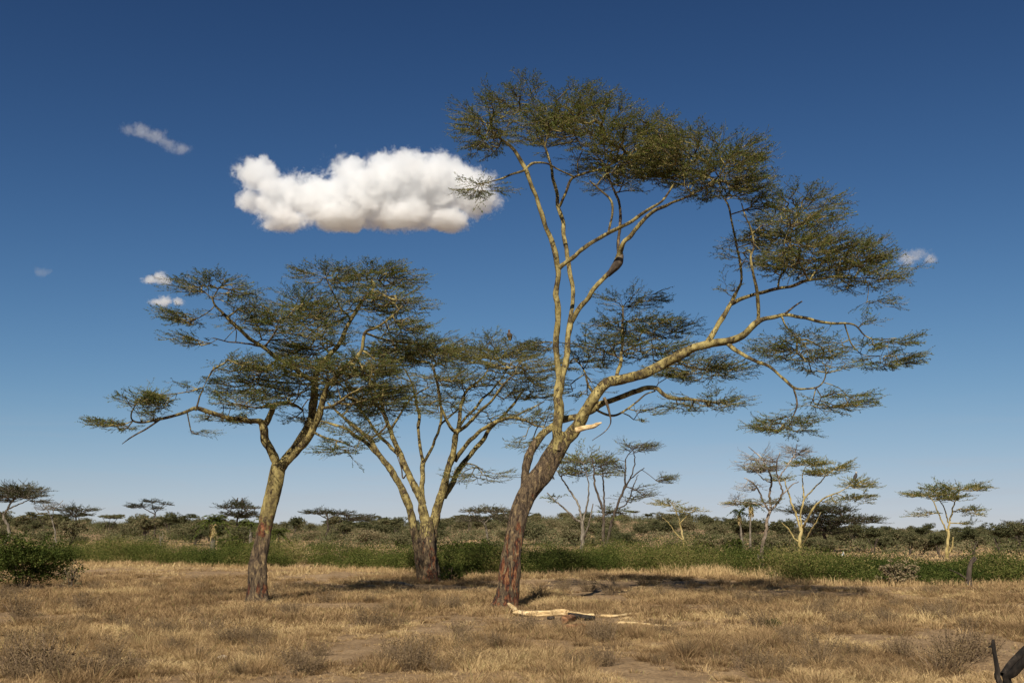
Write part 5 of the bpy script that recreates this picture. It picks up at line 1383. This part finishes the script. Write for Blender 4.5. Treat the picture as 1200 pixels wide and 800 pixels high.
def cloud(name, label, puffs, Y0, dens, noise_m, hard, ragged, seed):
    """puffs: (u, v, r_px, dy_m, squash)"""
    P = []
    for (u, v, r, dy, sq) in puffs:
        c = at(u, v, Y0 + dy); R = r * ppm(c)
        P.append((c, np.array([R, R, R * sq])))
    cen = np.mean([c for c, _ in P], axis=0)
    me = bpy.data.meshes.new(name + '_seed'); V = []; Fc = []; nv_ = 0
    import bmesh
    bm = bmesh.new()
    for c, R in P:
        r = bmesh.ops.create_icosphere(bm, subdivisions=3, radius=1.0)
        for w in r['verts']:
            w.co = Vector(((w.co.x * R[0] * CLOUD_PAD + c[0] - cen[0]), (w.co.y * R[1] * CLOUD_PAD + c[1] - cen[1]), (w.co.z * R[2] * CLOUD_PAD + c[2] - cen[2])))
    bm.to_mesh(me); bm.free()
    tmp = bpy.data.objects.new(name + '_seed', me); COL.objects.link(tmp)
    md = tmp.modifiers.new('remesh', 'REMESH'); md.mode = 'VOXEL'; md.voxel_size = float(np.min([R.min() for _, R in P])) * .35
    dg = bpy.context.evaluated_depsgraph_get()
    m2 = bpy.data.meshes.new_from_object(tmp.evaluated_get(dg)); m2.name = name
    bpy.data.objects.remove(tmp)
    m, t, out = new_mat(name + '_vapour')
    co = t.n('ShaderNodeTexCoord').outputs['Object']
    dmin = None
    for c, R in P:
        b = (c - cen)
        ma = t.n('ShaderNodeVectorMath', operation='MULTIPLY_ADD'); t.link(co, ma.inputs[0])
        ma.inputs[1].default_value = tuple(1 / R); ma.inputs[2].default_value = tuple(-b / R)
        ln = t.n('ShaderNodeVectorMath', operation='LENGTH'); t.link(ma.outputs[0], ln.inputs[0])
        d = ln.outputs['Value']
        dmin = d if dmin is None else t.math('SMOOTH_MIN', dmin, d, .15)
    mp = t.n('ShaderNodeMapping'); mp.inputs['Location'].default_value = (seed * 13.1, seed * 7.7, seed * 3.3); t.link(co, mp.inputs[0])
    nz = t.noise(mp.outputs[0], 1.0 / noise_m, 3, .55, None, .3)
    nf = t.noise(mp.outputs[0], 3.6 / noise_m, 6, .68, None, .5)
    f = t.math('ADD', t.math('SUBTRACT', .95, dmin), t.math('MULTIPLY', t.math('SUBTRACT', nz, .5), ragged))
    f = t.math('ADD', f, t.math('MULTIPLY', t.math('SUBTRACT', nf, .54), ragged * .95))
    if name == 'cumulus_cloud':                     # the flat condensation level
        sep = t.n('ShaderNodeSeparateXYZ'); t.link(co, sep.inputs[0])
        zb = at(430, 283, Y0)[2] - cen[2]
        low = t.n('ShaderNodeMapRange'); low.interpolation_type = 'SMOOTHSTEP'
        t.link(sep.outputs[2], low.inputs[0]); low.inputs[1].default_value = zb - 4; low.inputs[2].default_value = zb + 26
        low.inputs[3].default_value = -1.1; low.inputs[4].default_value = 0.0
        f = t.math('ADD', f, low.outputs[0])
    n8 = t.noise(mp.outputs[0], 9.0 / noise_m, 4, .6, None, .3)
    f = t.math('ADD', f, t.math('MULTIPLY', t.math('SUBTRACT', n8, .5), ragged * .35))
    f = t.math('MULTIPLY', f, 1.0 / hard, clamp=True)
    f = t.math('MULTIPLY', t.math('POWER', f, 1.4), dens)
    pv = t.n('ShaderNodeVolumePrincipled'); pv.inputs['Color'].default_value = (.984, .991, 1.0, 1); pv.inputs['Anisotropy'].default_value = .25
    t.link(f, pv.inputs['Density']); t.link(pv.outputs[0], out.inputs['Volume'])
    m.cycles.volume_step_rate = .16
    m2.materials.clear(); m2.materials.append(m)
    o = bpy.data.objects.new(name, m2); COL.objects.link(o); o.location = cen
    tag(o, label, 'cloud')
    return o


cloud('cumulus_cloud', 'large white cumulus cloud with a grey base, beside the tallest crown',
      [(300, 205, 27, 0, .9), (292, 235, 20, 10, .8), (330, 236, 36, 0, .85), (372, 232, 42, -15, .85), (410, 222, 46, -10, .85), (440, 228, 46, -20, .9), (470, 215, 42, -25, .95), (488, 200, 30, -15, 1), (515, 210, 38, -10, .9), (515, 228, 40, -10, .8), (490, 232, 40, -10, .8), (540, 222, 38, 0, .85), (552, 240, 30, 0, .6), (565, 235, 24, 5, .7), (395, 252, 44, -20, .5), (470, 254, 48, -25, .45), (340, 258, 36, -10, .45), (525, 254, 36, -5, .45), (410, 200, 26, 0, .8), (450, 195, 24, 0, .8)],
      1500, .080, 62, .27, 1.7, 1)
cloud('wispy_cloud', 'thin ragged streak of cloud slanting down, highest of the small clouds', [(150, 152, 13, 0, .6), (165, 152, 14, 0, .7), (182, 160, 14, 0, .7), (198, 169, 14, 0, .6), (212, 174, 13, 0, .6)], 1500, .022, 26, .5, 1.8, 2)
cloud('small_cloud', 'upper of two small bright clouds beside the left tree crown', [(178, 328, 11, 0, .7), (188, 327, 13, 0, .75), (196, 329, 9, 0, .6)], 1500, .085, 22, .45, 1.7, 3)
cloud('small_cloud', 'lower of two small bright clouds beside the left tree crown', [(182, 354, 10, 0, .6), (194, 353, 13, 0, .65), (207, 354, 11, 0, .5)], 1500, .085, 22, .45, 1.7, 4)
cloud('small_cloud', 'small pale cloud at the tip of the far right crown', [(1062, 303, 15, 0, .8), (1075, 300, 15, 0, .8), (1090, 304, 13, 0, .5)], 1500, .032, 24, .45, 1.7, 5)
cloud('small_cloud', 'tiny faint cloud puff alone in the open sky', [(48, 319, 10, 0, .7), (56, 318, 7, 0, .6)], 1500, .010, 20, .5, 1.7, 6)
